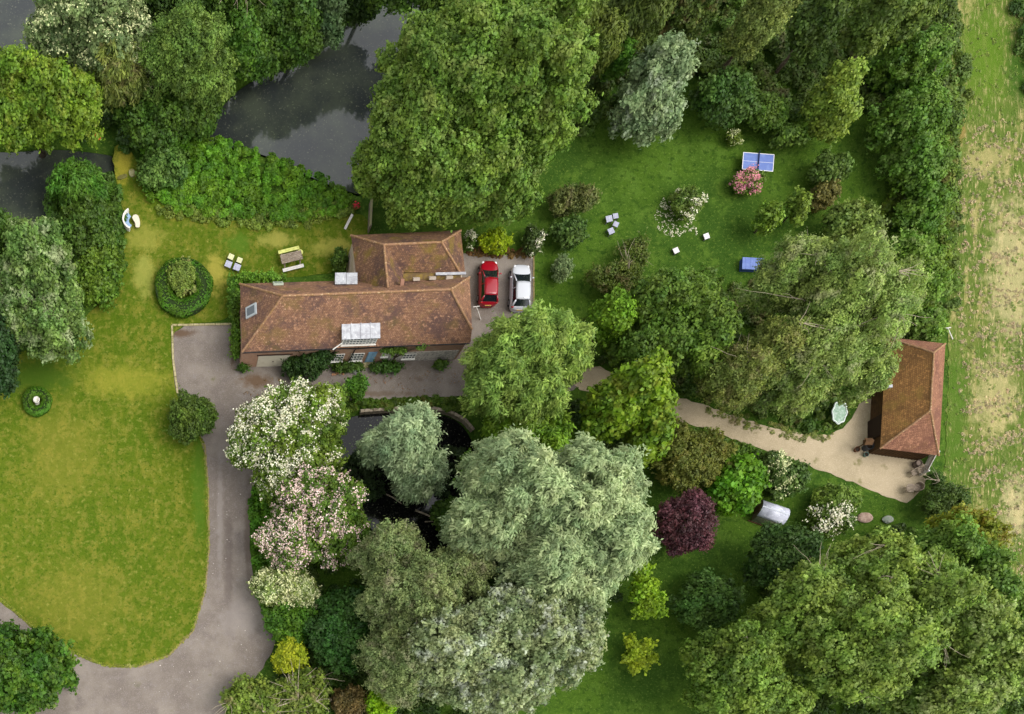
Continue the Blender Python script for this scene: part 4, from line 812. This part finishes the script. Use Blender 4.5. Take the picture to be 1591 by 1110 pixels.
plant('bank_shrub', 'shrub', 'glossy shrub border along the lawn below the curved bench', [(154, 418, 34, 40, 1.4, 1.5), (150, 450, 28, 24, 1.1, 1.2)], LM('glossy', (92, 124, 40)), .55, trunk=False)
plant('laurel_bush', 'bush', 'large dark laurel bush at the bottom left corner by the drive', [(40, 1045, 74, 62, 3.0, 3.0), (5, 1005, 36, 30, 2.2, 2.2)], L_laurel, .8, 'big')
plant('round_bush', 'bush', 'rounded dark bush between the left lawn and the drive', [(296, 650, 37, 37, 1.5, 1.6)], LM('bushdark', (80, 106, 40)), .42, 'small', trunk=False, ragged=.12)
def ring_hedge(cx, cy, ro, ri, h, lab, mat):
    SEED[0] += 1; rng = np.random.default_rng(SEED[0]); c = P(cx, cy, h); root = thing('ring_hedge', lab, 'hedge', (c[0], c[1], 0))
    n = int(2600 * (ro * ro - ri * ri) * math.pi / 6 + 3000)
    th = rng.uniform(0, 6.283, n); a = rng.uniform(0, 6.283, n); mid, hw = (ro + ri) / 2, (ro - ri) / 2
    x = np.sign(np.cos(a)) * np.abs(np.cos(a)) ** .5; z = np.sign(np.sin(a)) * np.abs(np.sin(a)) ** .5
    wob = 1 + .03 * np.sin(3 * th + 1) + .02 * np.sin(7 * th)
    rr = (mid + hw * x * rng.uniform(.93, 1.03, n)) * wob; zz = h / 2 + h / 2 * z * rng.uniform(.94, 1.03, n)
    p = np.stack([rr * np.cos(th), rr * np.sin(th), np.maximum(zz, .03)], 1); nr = np.stack([x * np.cos(th), x * np.sin(th), z], 1)
    leaf_mesh('foliage', p, nr, .13, .09, np.clip(.5 + rng.normal(0, .13, n), 0, 1), mat, root, rng, 0, .6)
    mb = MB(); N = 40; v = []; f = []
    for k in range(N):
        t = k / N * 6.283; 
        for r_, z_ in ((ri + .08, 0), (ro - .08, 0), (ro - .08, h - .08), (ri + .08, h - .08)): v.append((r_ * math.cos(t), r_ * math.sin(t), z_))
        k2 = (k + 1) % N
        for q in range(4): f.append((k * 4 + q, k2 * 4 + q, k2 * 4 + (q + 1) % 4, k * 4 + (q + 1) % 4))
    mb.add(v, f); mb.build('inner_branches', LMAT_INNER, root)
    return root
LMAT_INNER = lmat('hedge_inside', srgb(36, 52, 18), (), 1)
ring_hedge(285, 443, 2.55, 1.05, .8, 'large clipped ring hedge on the lawn with a shrub in its middle', L_box)
plant('ring_shrub', 'shrub', 'loose light green shrub inside the large ring hedge', [(283, 432, 23, 27, .7, .8)], LM('ringshrub', (122, 146, 70), dry=(150, 130, 90)), .35, 'small', trunk=False)
ring_hedge(57, 622, 1.3, .42, .55, 'small clipped round hedge with a white urn in its middle', L_box)
t = thing('stone_urn', 'white stone urn standing inside the small round hedge', 'urn', (*P(57, 623, .6)[:2], 0))
um = lmat('urn_stone', srgb(214, 210, 198), [(8, 4, .4, .7, srgb(170, 168, 150))], .8)
MB().lathe([(.18, 0), (.2, .08), (.09, .14), (.08, .4), (.14, .5)], 16).build('pedestal', um, t); MB().lathe([(.1, .5), (.22, .62), (.27, .85), (.3, .88), (.22, .87), (.16, .7)], 18).build('bowl', um, t, True)
# --- flowering trees beside the drive
plant('white_flowering_tree', 'tree', 'tree smothered in white blossom between the house and the drive', [(440, 668, 74, 52, 4.2, 3.3), (470, 640, 50, 42, 4.2, 3), (395, 690, 42, 42, 3.6, 2.8), (470, 715, 50, 40, 3.4, 2.8), (440, 752, 44, 36, 2.8, 2.3)], LM('wf', (98, 124, 42)), .9, blossom=(petal_w, .55, .2, (-.35, .2, 0)))
plant('pink_flowering_tree', 'tree', 'tree with blush pink and white blossom left of the small pond', [(495, 790, 68, 58, 3.8, 3.2), (455, 840, 44, 42, 3.2, 2.6), (525, 830, 44, 50, 3, 2.6)], LM('pf', (92, 122, 46)), .85, blossom=(petal_p, .52, .19, (-.4, .0, 0)))
plant('green_shrub', 'shrub', 'plain green shrub between white blossom tree and the small pond', [(512, 655, 24, 45, 2.2, 2.2)], LM('gs', (104, 132, 52)), .6, trunk=False)
plant('cream_shrub', 'shrub', 'cream flowered elder shrub at the bend of the drive', [(436, 912, 40, 30, 1.8, 1.6), (470, 925, 26, 22, 1.5, 1.3)], LM('cs', (128, 146, 88)), .55, trunk=False, blossom=(petal_c, .6, .2, None))
plant('fern_shrub', 'shrub', 'bright ferny shrub right of the drive bend below the cream shrub', [(452, 965, 38, 36, 1.4, 1.4)], LM('fern', (78, 122, 34)), .6, trunk=False)
plant('yellow_conifer', 'conifer', 'golden yellow conifer at the edge of the drive', [(449, 1018, 24, 28, 1.5, 1.7)], L_yel, .45, 'small', ragged=.1)
plant('dark_shrub', 'shrub', 'glossy dark green shrub right of the golden conifer', [(530, 985, 48, 52, 2.6, 2.5), (545, 940, 30, 24, 2.4, 2)], LM('holly', (56, 94, 38)), .7, trunk=False)
plant('tangled_shrub', 'shrub', 'tangled shrub with pale bare stems at the bottom edge by the drive', [(400, 1090, 50, 34, 1.5, 1.5), (470, 1085, 42, 42, 1.6, 1.6)], LM('tangle', (112, 136, 56), dry=(140, 124, 90)), .6, trunk=False, bare=16, ragged=.4, dens=.7)
plant('brown_shrub', 'shrub', 'brown twiggy shrub at the bottom edge below the holly', [(545, 1092, 30, 26, 1.2, 1.2)], LM('brownsh', (112, 98, 62)), .5, 'small', trunk=False)
plant('lime_shrub', 'shrub', 'vivid lime shrub at the bottom edge below the grey poplar', [(592, 1088, 22, 32, 1.6, 1.6)], LM('vivid', (138, 186, 30)), .5, trunk=False)
# --- by the small pond
plant('silver_willow', 'tree', 'silvery round willow standing in the small dark pond', [(628, 690, 50, 50, 4.5, 3.2), (645, 735, 40, 40, 3.2, 2.6), (592, 692, 28, 30, 3.5, 2.3), (640, 660, 30, 28, 5, 2)], LM('sw', (156, 176, 150), var=.25), .75, 'willow', ragged=.15)
plant('weeping_willow', 'tree', 'bright feathery willow right of the house covering the drive', [(812, 548, 72, 62, 6.5, 4.8), (770, 590, 48, 66, 5.5, 4.2), (865, 560, 50, 58, 5.5, 4.2), (820, 620, 60, 48, 5, 4)], L_willow, .85, 'willow', ragged=.25)
plant('lime_conifer', 'conifer', 'lime green conifer under the feathery willow by the pond', [(820, 672, 58, 34, 3.2, 2.2), (850, 690, 34, 36, 3, 2)], LM('lc', (112, 148, 44)), .6, 'willow')
plant('pond_shrub', 'shrub', 'small bright shrub on the right bank of the small pond', [(735, 738, 24, 32, 1.4, 1.5)], LM('psh', (84, 128, 32)), .5, trunk=False)
plant('pond_shrub', 'shrub', 'dark green shrub below the pond logs', [(700, 800, 26, 24, 1.4, 1.4)], L_mid, .5, trunk=False)
plant('maple_tree', 'tree', 'yellow green maple left of the gravel path', [(985, 610, 52, 50, 6.5, 4.2), (945, 645, 48, 50, 5, 3.8), (1000, 665, 40, 60, 4.5, 3.6)], L_maple, .85, 'big', ragged=.2)
plant('large_willow', 'tree', 'largest pale silvery willow in the lower centre', [(850, 790, 110, 84, 9, 6.5), (780, 745, 72, 66, 8, 5.5), (920, 770, 66, 60, 8.5, 5.5), (745, 830, 55, 54, 7, 5), (930, 860, 72, 62, 8, 6), (850, 880, 84, 66, 8, 6), (880, 930, 66, 40, 6.5, 5)], L_palew, 1.35, 'willow', ragged=.2)
plant('grey_poplar', 'tree', 'white leaved poplar at the bottom edge, below the largest willow', [(790, 990, 90, 72, 8, 6), (700, 1010, 76, 72, 7.5, 5.5), (870, 1000, 64, 66, 7, 5.5), (770, 1060, 90, 50, 6.5, 5)], L_white, 1.05, 'leafy', ragged=.3)
plant('grey_willow', 'tree', 'olive grey willow between the pink blossom tree and the poplar', [(640, 930, 70, 60, 6.5, 5), (600, 865, 50, 46, 5.5, 4.2), (700, 900, 58, 50, 6, 4.5), (620, 1030, 60, 60, 5.5, 4.4)], L_grey, .95, 'fine', ragged=.3, bare=5)
# --- lower right lawn
plant('young_tree', 'tree', 'bright lime young tree at the right edge of the largest willow', [(996, 890, 12, 16, 2.6, .8), (1004, 912, 18, 14, 3, .9), (1012, 935, 20, 12, 2.4, .8), (1000, 950, 18, 10, 2, .7), (1022, 952, 10, 9, 1.8, .6), (992, 925, 14, 12, 2.6, .8)], LM('yt', (122, 160, 38)), .5, 'leafy', ragged=.3)
plant('sapling', 'tree', 'small yellow green sapling alone on the lower lawn', [(980, 998, 10, 12, 1.6, .5), (1003, 1004, 11, 13, 1.7, .5), (990, 1014, 12, 10, 1.9, .5), (1012, 1022, 10, 8, 1.4, .4), (976, 1022, 9, 7, 1.3, .4), (985, 1036, 7, 9, 1.2, .4), (1000, 1030, 8, 8, 1.3, .4)], LM('sap', (162, 184, 54)), .38, 'leafy', ragged=.45, dens=.8)
plant('round_bush', 'bush', 'round dark green bush alone on the lower lawn', [(1098, 935, 48, 38, 2.0, 2.0)], LM('rb', (84, 120, 58)), .55, 'leafy', trunk=False, ragged=.15)
plant('purple_tree', 'tree', 'dark purple leaved tree on the lower lawn', [(1062, 812, 48, 46, 3.0, 2.6)], L_purple, .65, 'small', ragged=.2)
plant('mixed_shrub', 'shrub', 'olive speckled shrub below the gravel path', [(1075, 720, 58, 44, 2.0, 2.0), (1040, 690, 34, 34, 1.7, 1.7)], LM('ms', (112, 122, 58), dry=(140, 130, 60)), .6, 'small', trunk=False, ragged=.3)
plant('round_bush', 'bush', 'bright green rounded bush between purple tree and gravel path', [(1142, 752, 40, 42, 2.2, 2.2)], LM('bgb', (98, 148, 36)), .6, 'big', trunk=False, ragged=.2)
plant('rose_shrub', 'shrub', 'dark shrub with a few cream blooms below the gravel path', [(1205, 735, 30, 34, 1.3, 1.3), (1228, 745, 22, 26, 1.2, 1.2)], LM('rs', (84, 112, 56)), .5, trunk=False, blossom=(petal_c, .15, .2, None))
plant('white_rose_shrub', 'shrub', 'green shrub dotted with white blooms right of the arched hen house', [(1290, 808, 34, 28, 1.4, 1.4)], LM('wrs', (90, 118, 48)), .5, trunk=False, blossom=(petal_w, .45, .24, None))
plant('leafy_shrub', 'shrub', 'light green shrub above the white rose shrub', [(1300, 778, 34, 24, 1.2, 1.3)], LM('ls2', (112, 140, 62)), .5, trunk=False)
plant('yew_tree', 'tree', 'dark tree below the arched hen house', [(1218, 862, 56, 38, 3.6, 2.8), (1180, 886, 26, 24, 2.6, 2)], LM('yew', (70, 100, 48)), .75)
plant('ash_tree', 'tree', 'largest light green ash filling the bottom right', [(1330, 1000, 120, 90, 9, 6.5), (1240, 950, 84, 60, 8, 5.5), (1400, 930, 96, 70, 8.5, 6), (1330, 890, 80, 50, 7.5, 5)], L_ash, 1.15, 'leafy', ragged=.28, bare=10, group='ash trees in the bottom right')
plant('ash_tree', 'tree', 'light green tree at the bottom edge left of the largest ash', [(1130, 1040, 78, 60, 6.5, 5), (1190, 990, 60, 46, 6.5, 4.5), (1170, 1090, 90, 34, 5.5, 4)], LM('ash2', (114, 142, 62)), 1.0, 'leafy', bare=3, group='ash trees in the bottom right')
plant('ash_tree', 'tree', 'pale leaved tree in the bottom right corner', [(1490, 1030, 105, 90, 8, 6), (1440, 1080, 80, 50, 7, 5)], LM('ash3', (122, 146, 72), dry=(178, 190, 126)), 1.0, 'leafy', ragged=.25, group='ash trees in the bottom right')
plant('ash_tree', 'tree', 'green tree beside the field, above the pale corner tree', [(1500, 920, 62, 62, 6, 4.5), (1450, 860, 54, 46, 5.5, 4), (1545, 970, 40, 50, 5, 4)], LM('ash4', (104, 138, 58)), .95, group='ash trees in the bottom right')
plant('golden_tree', 'tree', 'golden olive tree near the field edge below the barn', [(1500, 842, 52, 40, 4.5, 3.4), (1470, 830, 36, 34, 4, 3)], L_gold, .8, 'leafy')
plant('dark_shrub', 'shrub', 'dark twiggy shrub below the barn at the end of the gravel', [(1466, 780, 38, 28, 1.6, 1.5), (1452, 752, 12, 20, .8, .8)], LM('ds2', (78, 104, 46)), .55, 'small', trunk=False, ragged=.3, bare=2)
# --- centre and top
plant('sycamore', 'tree', 'largest tree in the picture, a sycamore behind the house', [(745, 150, 140, 120, 11, 7.5), (640, 230, 72, 84, 8, 6), (836, 185, 74, 104, 9, 7), (720, 285, 110, 62, 7, 5), (680, 95, 80, 70, 9, 6), (800, 60, 100, 64, 9, 6), (590, 262, 44, 48, 5.5, 4), (665, 322, 54, 32, 5.5, 3.5), (775, 318, 56, 26, 4.5, 3.5)], L_big, 1.35, 'leafy', ragged=.2)
plant('silver_tree', 'tree', 'compact silver leaved tree on the upper lawn', [(1018, 130, 56, 54, 5, 3.8), (990, 175, 46, 46, 4, 3.3), (1020, 190, 38, 38, 3.2, 2.6)], LM('silvertree', (134, 156, 124), var=.3, dry=(176, 186, 160)), .55, 'leafy', ragged=.15)
plant('green_tree', 'tree', 'bright green tree just left of the compact silver tree', [(958, 98, 26, 30, 3.5, 2.8)], LM('gt', (88, 134, 48)), .7)
for lab, bl, mt, st in (('dark olive willow at the top edge right of the sycamore', [(880, 35, 62, 58, 7, 5.5), (925, 80, 44, 40, 5, 3.8)], LM('ow', (104, 122, 54)), 'willow'),
        ('shaded willow at the top edge above the silver tree', [(985, 25, 60, 48, 6.5, 5)], LM('ow2', (96, 114, 56)), 'willow'),
        ('dark tree at the top edge with brown dying leaves', [(1075, 15, 58, 44, 6, 4.5)], LM('ow3', (92, 112, 54), dry=(120, 100, 60)), 'leafy'),
        ('feathery grey green tree at the top right of the garden', [(1175, 35, 58, 54, 6.5, 5), (1165, 70, 30, 20, 5, 3)], LM('ow4', (120, 136, 74)), 'fine'),
        ('very dark tree at the top edge behind the yellow green tree', [(1265, 40, 58, 50, 6, 4.8)], LM('ow5', (78, 102, 46)), 'leafy'),
        ('tall mottled tree at the top edge beside the boundary hedge', [(1355, 40, 66, 54, 6.5, 5), (1420, 20, 50, 40, 6, 4.5)], LM('ow6', (106, 128, 60)), 'leafy')):
    plant('woodland_tree', 'tree', lab, bl, mt, 1.0, st, ragged=.3, group='woodland trees along the top of the garden')
plant('yellow_green_tree', 'tree', 'rounded yellow green tree on the upper lawn near the hedge', [(1290, 150, 48, 42, 4.2, 3.3), (1295, 190, 36, 34, 3, 2.4)], LM('ygt', (130, 154, 66)), .7, 'leafy', ragged=.2)
plant('garden_bush', 'bush', 'dark bush right of the compact silver tree', [(1125, 155, 50, 44, 2.4, 2.3)], LM('gb1', (76, 108, 48)), .7, trunk=False)
plant('garden_bush', 'bush', 'green bush above the table tennis table', [(1190, 180, 34, 30, 1.6, 1.6)], LM('gb2', (84, 116, 44)), .6, trunk=False)
plant('garden_bush', 'bush', 'green bush right of the table tennis table', [(1290, 265, 34, 26, 1.4, 1.4)], LM('gb3', (86, 114, 52)), .5, trunk=False)
plant('garden_bush', 'bush', 'leafy bush below the yellow green tree', [(1225, 215, 28, 22, 1.3, 1.3)], LM('gb4', (88, 118, 46)), .5, trunk=False)
plant('brown_bush', 'bush', 'brownish twiggy bush on the upper lawn', [(1278, 305, 24, 22, 1.1, 1.1)], L_brown, .4, 'small', trunk=False)
plant('fruit_tree', 'tree', 'small sparse apple tree, left one of the pair on upper lawn', [(1192, 342, 22, 24, 1.9, 1.5)], LM('ft1', (112, 146, 52)), .45, ragged=.45, dens=.8)
plant('fruit_tree', 'tree', 'small sparse apple tree, right one of the pair on upper lawn', [(1238, 325, 20, 28, 1.9, 1.5)], LM('ft2', (118, 146, 60)), .45, ragged=.45, dens=.8)
plant('fruit_tree', 'tree', 'grey green fruit tree near the boundary hedge', [(1325, 345, 46, 30, 2.4, 1.8)], LM('ft3', (112, 134, 66)), .6, ragged=.4)
plant('white_rose_bush', 'bush', 'white flowering rose bush in the middle of upper lawn', [(1066, 316, 26, 25, .9, 1.0)], LM('wrb', (104, 130, 60)), .38, 'small', trunk=False, blossom=(petal_w, .25, .17, None))
plant('pink_rose_bush', 'bush', 'pink flowering rose bush below the table tennis table', [(1162, 284, 23, 19, .9, 1.0)], LM('prb', (112, 140, 56)), .38, 'small', trunk=False, blossom=(petal_k, .4, .16, None))
plant('cream_rose_bush', 'bush', 'tiny cream rose bush above the table tennis table', [(1139, 218, 10, 10, .5, .6)], LM('crb', (104, 126, 48)), .25, 'small', trunk=False, blossom=(petal_c, .6, .14, None))
plant('golden_shrub', 'shrub', 'round golden green shrub behind the parked cars', [(769, 377, 22, 18, .9, 1.0)], LM('gsr', (140, 164, 20)), .4, 'small', trunk=False, ragged=.05)
plant('rose_bush', 'bush', 'white rose bush between house and golden shrub', [(729, 375, 8, 14, .8, .9)], L_mid, .3, 'small', trunk=False, blossom=(petal_w, .4, .14, None))
plant('rose_bush', 'bush', 'sparse white rose bush behind the white car', [(826, 375, 16, 24, .9, .9)], LM('rb4', (70, 92, 40)), .3, 'small', trunk=False, blossom=(petal_w, .0, .16, None), dens=.6)
plant('grey_bush', 'bush', 'brown grey bush right of the sycamore', [(893, 312, 34, 26, 1.5, 1.5)], LM('gbx', (104, 116, 66), dry=(128, 116, 84)), .5, 'fine', trunk=False)
plant('green_bush', 'bush', 'loose green bush below the brown grey bush', [(885, 362, 24, 26, 1.3, 1.3)], LM('gbz', (82, 112, 56)), .5, trunk=False, ragged=.4)
plant('grey_leaf_bush', 'bush', 'small pale leaved bush right of the white car', [(873, 418, 14, 22, 1.0, 1.1)], LM('gry', (128, 150, 112)), .35, 'small', trunk=False, ragged=.45)
# --- right middle
plant('garden_tree', 'tree', 'bright green tree right of the feathery willow', [(946, 500, 34, 40, 4.2, 3.2)], LM('brt', (110, 150, 42)), .75)
plant('garden_tree', 'tree', 'mid green tree above the gravel path and the maple', [(1040, 480, 74, 58, 5.5, 4), (1010, 545, 60, 42, 4.5, 3.6), (1085, 520, 50, 60, 5.5, 4)], LM('mgt', (98, 128, 50)), .9)
plant('olive_tree', 'tree', 'grey olive tree with pale twigs leaning over the gravel path', [(1140, 590, 66, 52, 5.5, 4.2), (1180, 560, 50, 60, 6, 4.5)], L_olive, .85, 'fine', bare=9, ragged=.3)
plant('large_olive_tree', 'tree', 'largest grey olive tree left of the barn', [(1290, 460, 100, 84, 8.5, 6.5), (1210, 440, 76, 64, 7.5, 5.5), (1330, 530, 72, 72, 7, 5.5), (1250, 560, 80, 62, 6.5, 5), (1338, 590, 40, 40, 4.5, 3.5), (1225, 618, 50, 38, 3.5, 3), (1360, 470, 50, 60, 6.5, 5)], LM('loliv', (140, 164, 92), dry=(160, 162, 118)), 1.1, 'fine', bare=26, ragged=.34)
plant('twiggy_bush', 'bush', 'brown twiggy bush on the upper lawn above the green trees', [(958, 432, 44, 26, 1.6, 1.4), (985, 395, 24, 30, 1.3, 1.2)], LM('twb', (98, 118, 50), dry=(132, 116, 78)), .5, 'small', trunk=False, ragged=.5, dens=.7, bare=3)
def hedge(name, label, blobs, mat, **kw): return plant(name, 'hedge', label, blobs, mat, .7, 'leafy', trunk=False, **kw)
hedge('boundary_hedge', 'tall dense boundary hedge between upper lawn and field', [(1412, 100, 62, 52, 2.6, 2.6), (1412, 185, 62, 52, 2.6, 2.6), (1425, 255, 54, 50, 2.2, 2.2), (1436, 325, 44, 40, 1.8, 1.9)], LM('hdg', (92, 128, 46), dry=(120, 144, 70)))
hedge('boundary_hedge', 'lower looser boundary hedge running down to the barn', [(1412, 400, 44, 34, 1.4, 1.5), (1440, 440, 30, 34, 1.2, 1.3), (1405, 468, 36, 32, 1.3, 1.4), (1440, 505, 26, 24, 1.2, 1.3)], LM('hdg2', (108, 142, 56), dry=(134, 146, 84)), ragged=.5, dens=.8)
# --- house front
plant('wall_shrub', 'shrub', 'dark climbing shrub beside the garage door', [(478, 568, 34, 20, 1.3, 1.3), (500, 552, 20, 14, 1.8, 1.0), (455, 575, 16, 14, .8, .9)], LM('wsh', (50, 80, 34)), .4, 'small', trunk=False)
plant('flower_bed', 'plants', 'low green bed under the two left windows', [(540, 571, 26, 8, .35, .4)], L_mid, .25, 'small', trunk=False)
plant('flower_bed', 'plants', 'low green bed right of the blue door', [(600, 571, 24, 9, .35, .4)], LM('fb', (66, 104, 38)), .25, 'small', trunk=False)
plant('flower_bed', 'plants', 'small plant against the flint wall', [(685, 567, 10, 7, .3, .4)], L_mid, .2, 'small', trunk=False)
plant('wall_climber', 'climber', 'leafy climber over the small window on the front wall', [(612, 545, 18, 5, 2.5, .35), (655, 538, 7, 3, 3.2, .2)], LM('clm', (84, 116, 46)), .2, 'small', trunk=False)
plant('round_bush', 'bush', 'small round bush between the drive and the pond bank', [(553, 604, 17, 19, 1.2, 1.2)], LM('smr', (78, 122, 36)), .4, 'small', ragged=.1)
plant('wall_creeper', 'climber', 'green creeper strip along the left end wall of the house', [(364, 470, 9, 30, .9, .9), (366, 530, 6, 30, .7, .8), (368, 440, 12, 12, 1.0, .9)], LM('wcr', (92, 128, 42)), .3, 'small', trunk=False)
plant('wall_creeper', 'climber', 'bright green creeper along the rear wall by the roof window', [(405, 433, 34, 7, 1.7, .6)], LM('wcr2', (104, 146, 48)), .28, 'small', trunk=False)
plant('leafy_shrub', 'shrub', 'green shrub against the rear extension wall', [(528, 405, 12, 20, 1.0, 1.0)], LM('lsh', (82, 112, 44)), .35, 'small', trunk=False)
plant('corner_plant', 'plants', 'small green plant at the left corner of the garage', [(377, 571, 7, 6, .4, .4)], L_laurel, .2, 'small', trunk=False)
# --- stuff
cover('ground_cover', 'lush bright green bank planting between the large pond and the lawn', 'ground cover', [(228, 220), (300, 212), (360, 224), (440, 250), (520, 285), (545, 305), (545, 325), (470, 345), (380, 340), (300, 335), (235, 322), (215, 275)], LM('lush', (92, 136, 34), var=.4), .8, .38, 'leafy', 1.0, 1.2)
cover('flowering_border', 'tangled green border with tiny white flowers along the lawn', 'ground cover', [(240, 318), (330, 328), (430, 338), (540, 312), (560, 325), (500, 350), (430, 358), (330, 348), (245, 338)], LM('bord', (112, 134, 58)), .4, .3, 'small', .8, 1)
cover('ground_cover', 'dark green waterside plants along the left inlet', 'ground cover', [(60, 340), (100, 262), (175, 265), (190, 300), (196, 420), (160, 475), (90, 420)], L_mid, .7, .45, 'leafy', .8, 1)
cover('undergrowth', 'dark woodland undergrowth beneath the trees along the top', 'undergrowth', [(840, -60), (1482, -60), (1478, 100), (1345, 200), (1330, 140), (1240, 200), (1200, 190), (1120, 200), (1060, 130), (960, 200), (900, 215), (860, 120)], LM('ug', (80, 106, 42), dry=(96, 92, 52)), 2.2, .7, 'leafy', .7, 1.3)
cover('bank_growth', 'dark overhanging growth along the top bank of the large pond', 'undergrowth', [(300, 200), (325, 165), (370, 118), (430, 92), (485, 66), (535, 25), (585, -25), (560, -40), (500, 0), (420, 60), (340, 110), (295, 160)], L_mid, 1.6, .6, 'leafy', .8, 1.4)
cover('undergrowth', 'shaded undergrowth beneath the trees at the top left', 'undergrowth', [(-60, 110), (30, 100), (70, 10), (60, -60), (480, -60), (400, 50), (340, 130), (320, 210), (210, 240), (160, 225), (100, 222), (-60, 200)], LM('ug2', (64, 96, 32)), .8, .5, 'leafy', .7, 1)
cover('undergrowth', 'rough green growth between boundary hedge and the field', 'undergrowth', [(1360, 330), (1400, 280), (1478, 100), (1486, 250), (1474, 420), (1468, 528), (1400, 530), (1345, 400)], L_rough, .5, .45, 'leafy', .7, 1)
MW = [(1480, -80), (1640, -80), (1640, 1050), (1560, 900), (1500, 805), (1466, 760), (1472, 600), (1472, 400), (1482, 200)]
cover('tall_grass', 'rough green tussocks scattered through the field on the right', 'grass', MW, LM('tg', (112, 132, 56)), .0, .12, 'tiny', .7, .45, clump=.35)
cover('straw_grass', 'pale straw coloured dead grass in the field on the right', 'grass', [(1500, 190), (1640, 180), (1640, 1000), (1570, 860), (1520, 780), (1490, 700), (1486, 300)], LM('straw', (176, 162, 120), var=.3), .0, .13, 'tiny', .7, .7, clump=.2)
cover('undergrowth', 'ragged green weeds along the edge of the field', 'undergrowth', [(1462, -60), (1500, -60), (1492, 60), (1510, 130), (1494, 200), (1484, 260), (1500, 330), (1480, 400), (1492, 460), (1474, 520), (1460, 400)], LM('fw', (98, 122, 56), var=.5), .5, .4, 'leafy', .7, 1.1, clump=-.15)
cover('undergrowth', 'scrub at the top right corner beyond the field grass', 'undergrowth', [(1572, -60), (1680, -60), (1680, 180), (1600, 170), (1575, 80)], LM('fw2', (74, 104, 44)), 1.0, .5, 'leafy', .7, 1)
cover('undergrowth', 'green strip of plants along the right side of the drive', 'undergrowth', [(389, 745), (430, 760), (430, 900), (470, 960), (440, 1010), (404, 940), (393, 880)], LM('ug4', (82, 130, 30)), .4, .4, 'leafy', .8, 1)
cover('bank_grass', 'grassy bank between the drive and the small pond', 'grass', [(505, 622), (560, 624), (640, 619), (720, 617), (740, 640), (700, 638), (640, 634), (560, 638), (520, 645)], LM('ug5', (86, 112, 36), dry=(130, 116, 60)), .15, .28, 'small', .8, 1.1)
cover('undergrowth', 'dark undergrowth beneath the willows in the lower centre', 'undergrowth', [(430, 900), (560, 850), (640, 900), (740, 880), (740, 700), (900, 620), (1000, 640), (960, 760), (980, 900), (900, 1000), (800, 1120), (440, 1120), (420, 1060), (460, 1000)], LM('ug6', (62, 88, 34)), .6, .5, 'leafy', .6, .9)
cover('undergrowth', 'undergrowth beneath the trees in the bottom right', 'undergrowth', [(1150, 1000), (1200, 890), (1300, 850), (1440, 800), (1530, 830), (1600, 950), (1700, 1150), (1080, 1150)], LM('ug7', (72, 100, 38)), .6, .55, 'leafy', .6, .9)
cover('undergrowth', 'leafy undergrowth beneath the olive trees above the gravel path', 'undergrowth', [(900, 500), (960, 450), (1150, 440), (1340, 420), (1380, 500), (1345, 600), (1310, 655), (1270, 672), (1200, 655), (1110, 625), (1040, 600), (940, 565), (900, 555)], LM('ug8', (80, 108, 40), dry=(140, 130, 84)), .6, .5, 'leafy', .6, .9)
cover('ground_cover', 'mixed low planting below the gravel path', 'ground cover', [(1030, 655), (1100, 672), (1160, 696), (1235, 720), (1225, 760), (1180, 770), (1100, 750), (1030, 700)], LM('gc9', (86, 116, 40)), .4, .35, 'leafy', .8, .9)
cover('water_reeds', 'dark reeds growing in the small pond around the silver willow', 'reeds', [(540, 700), (590, 705), (600, 760), (570, 790), (530, 750)], LM('rd', (46, 66, 34)), .6, .4, 'willow', .6, .8, zmin=-.4)
cover('water_reeds', 'dark reeds growing in the small pond right of the silver willow', 'reeds', [(690, 690), (725, 700), (720, 780), (680, 800), (665, 750)], LM('rd', (46, 66, 34)), .6, .4, 'willow', .6, .8, zmin=-.4)
cover('flower_carpet', 'white petals and daisies scattered on the grass beside the white rose bush', 'flowers', [(1026, 312), (1048, 300), (1078, 335), (1088, 368), (1040, 372), (1012, 345)], petal_w, .03, .1, 'petal', .35, .45, clump=-.1)
cover('verge_grass', 'dry tufted grass creeping over the upper edge of the gravel path', 'grass', [(1100, 628), (1160, 646), (1220, 662), (1300, 668), (1290, 690), (1230, 684), (1150, 664), (1090, 644)], LM('vg', (122, 134, 70), dry=(160, 146, 108)), .02, .2, 'tiny', .8, .8, clump=-.2)
cover('leaf_litter', 'brown leaf litter scattered along the house side of the drive', 'leaves', [(372, 582), (440, 590), (560, 584), (700, 572), (720, 600), (560, 618), (500, 618), (420, 640), (380, 620)], LM('litter', (120, 92, 66), var=.4), .0, .12, 'petal', .2, .3, clump=.1)
cover('drive_stones', 'tiny pale stones lying loose on the drive', 'stones', [(335, 700), (380, 760), (382, 900), (420, 990), (380, 1060), (250, 1100), (150, 1060), (260, 1035), (320, 960)], LM('stones', (196, 188, 178), var=.2), .0, .08, 'petal', .1, .03)
cover('verge_grass', 'unmown grass fringe around the left lawn edge', 'grass', None, LM('fringe', (124, 134, 44), dry=(160, 150, 90)), .0, .1, 'tiny', .8, 2.2, poly=np.concatenate([wp([(274, 620), (318, 690), (324, 760), (325, 850), (319, 920), (300, 982), (262, 1020), (215, 1037), (165, 1037), (110, 1015), (60, 985), (0, 932)], 0), wp([(0, 928), (60, 981), (110, 1011), (165, 1033), (215, 1033), (260, 1017), (297, 980), (316, 920), (322, 850), (321, 760), (315, 690), (271, 620)], 0)]))
cover('dry_hedge', 'low brown clipped dead hedge behind the parked cars', 'hedge', [(724, 386), (828, 388), (828, 401), (724, 398)], LM('dryh', (122, 96, 60), var=.4), .15, .25, 'small', .9, 1.3)
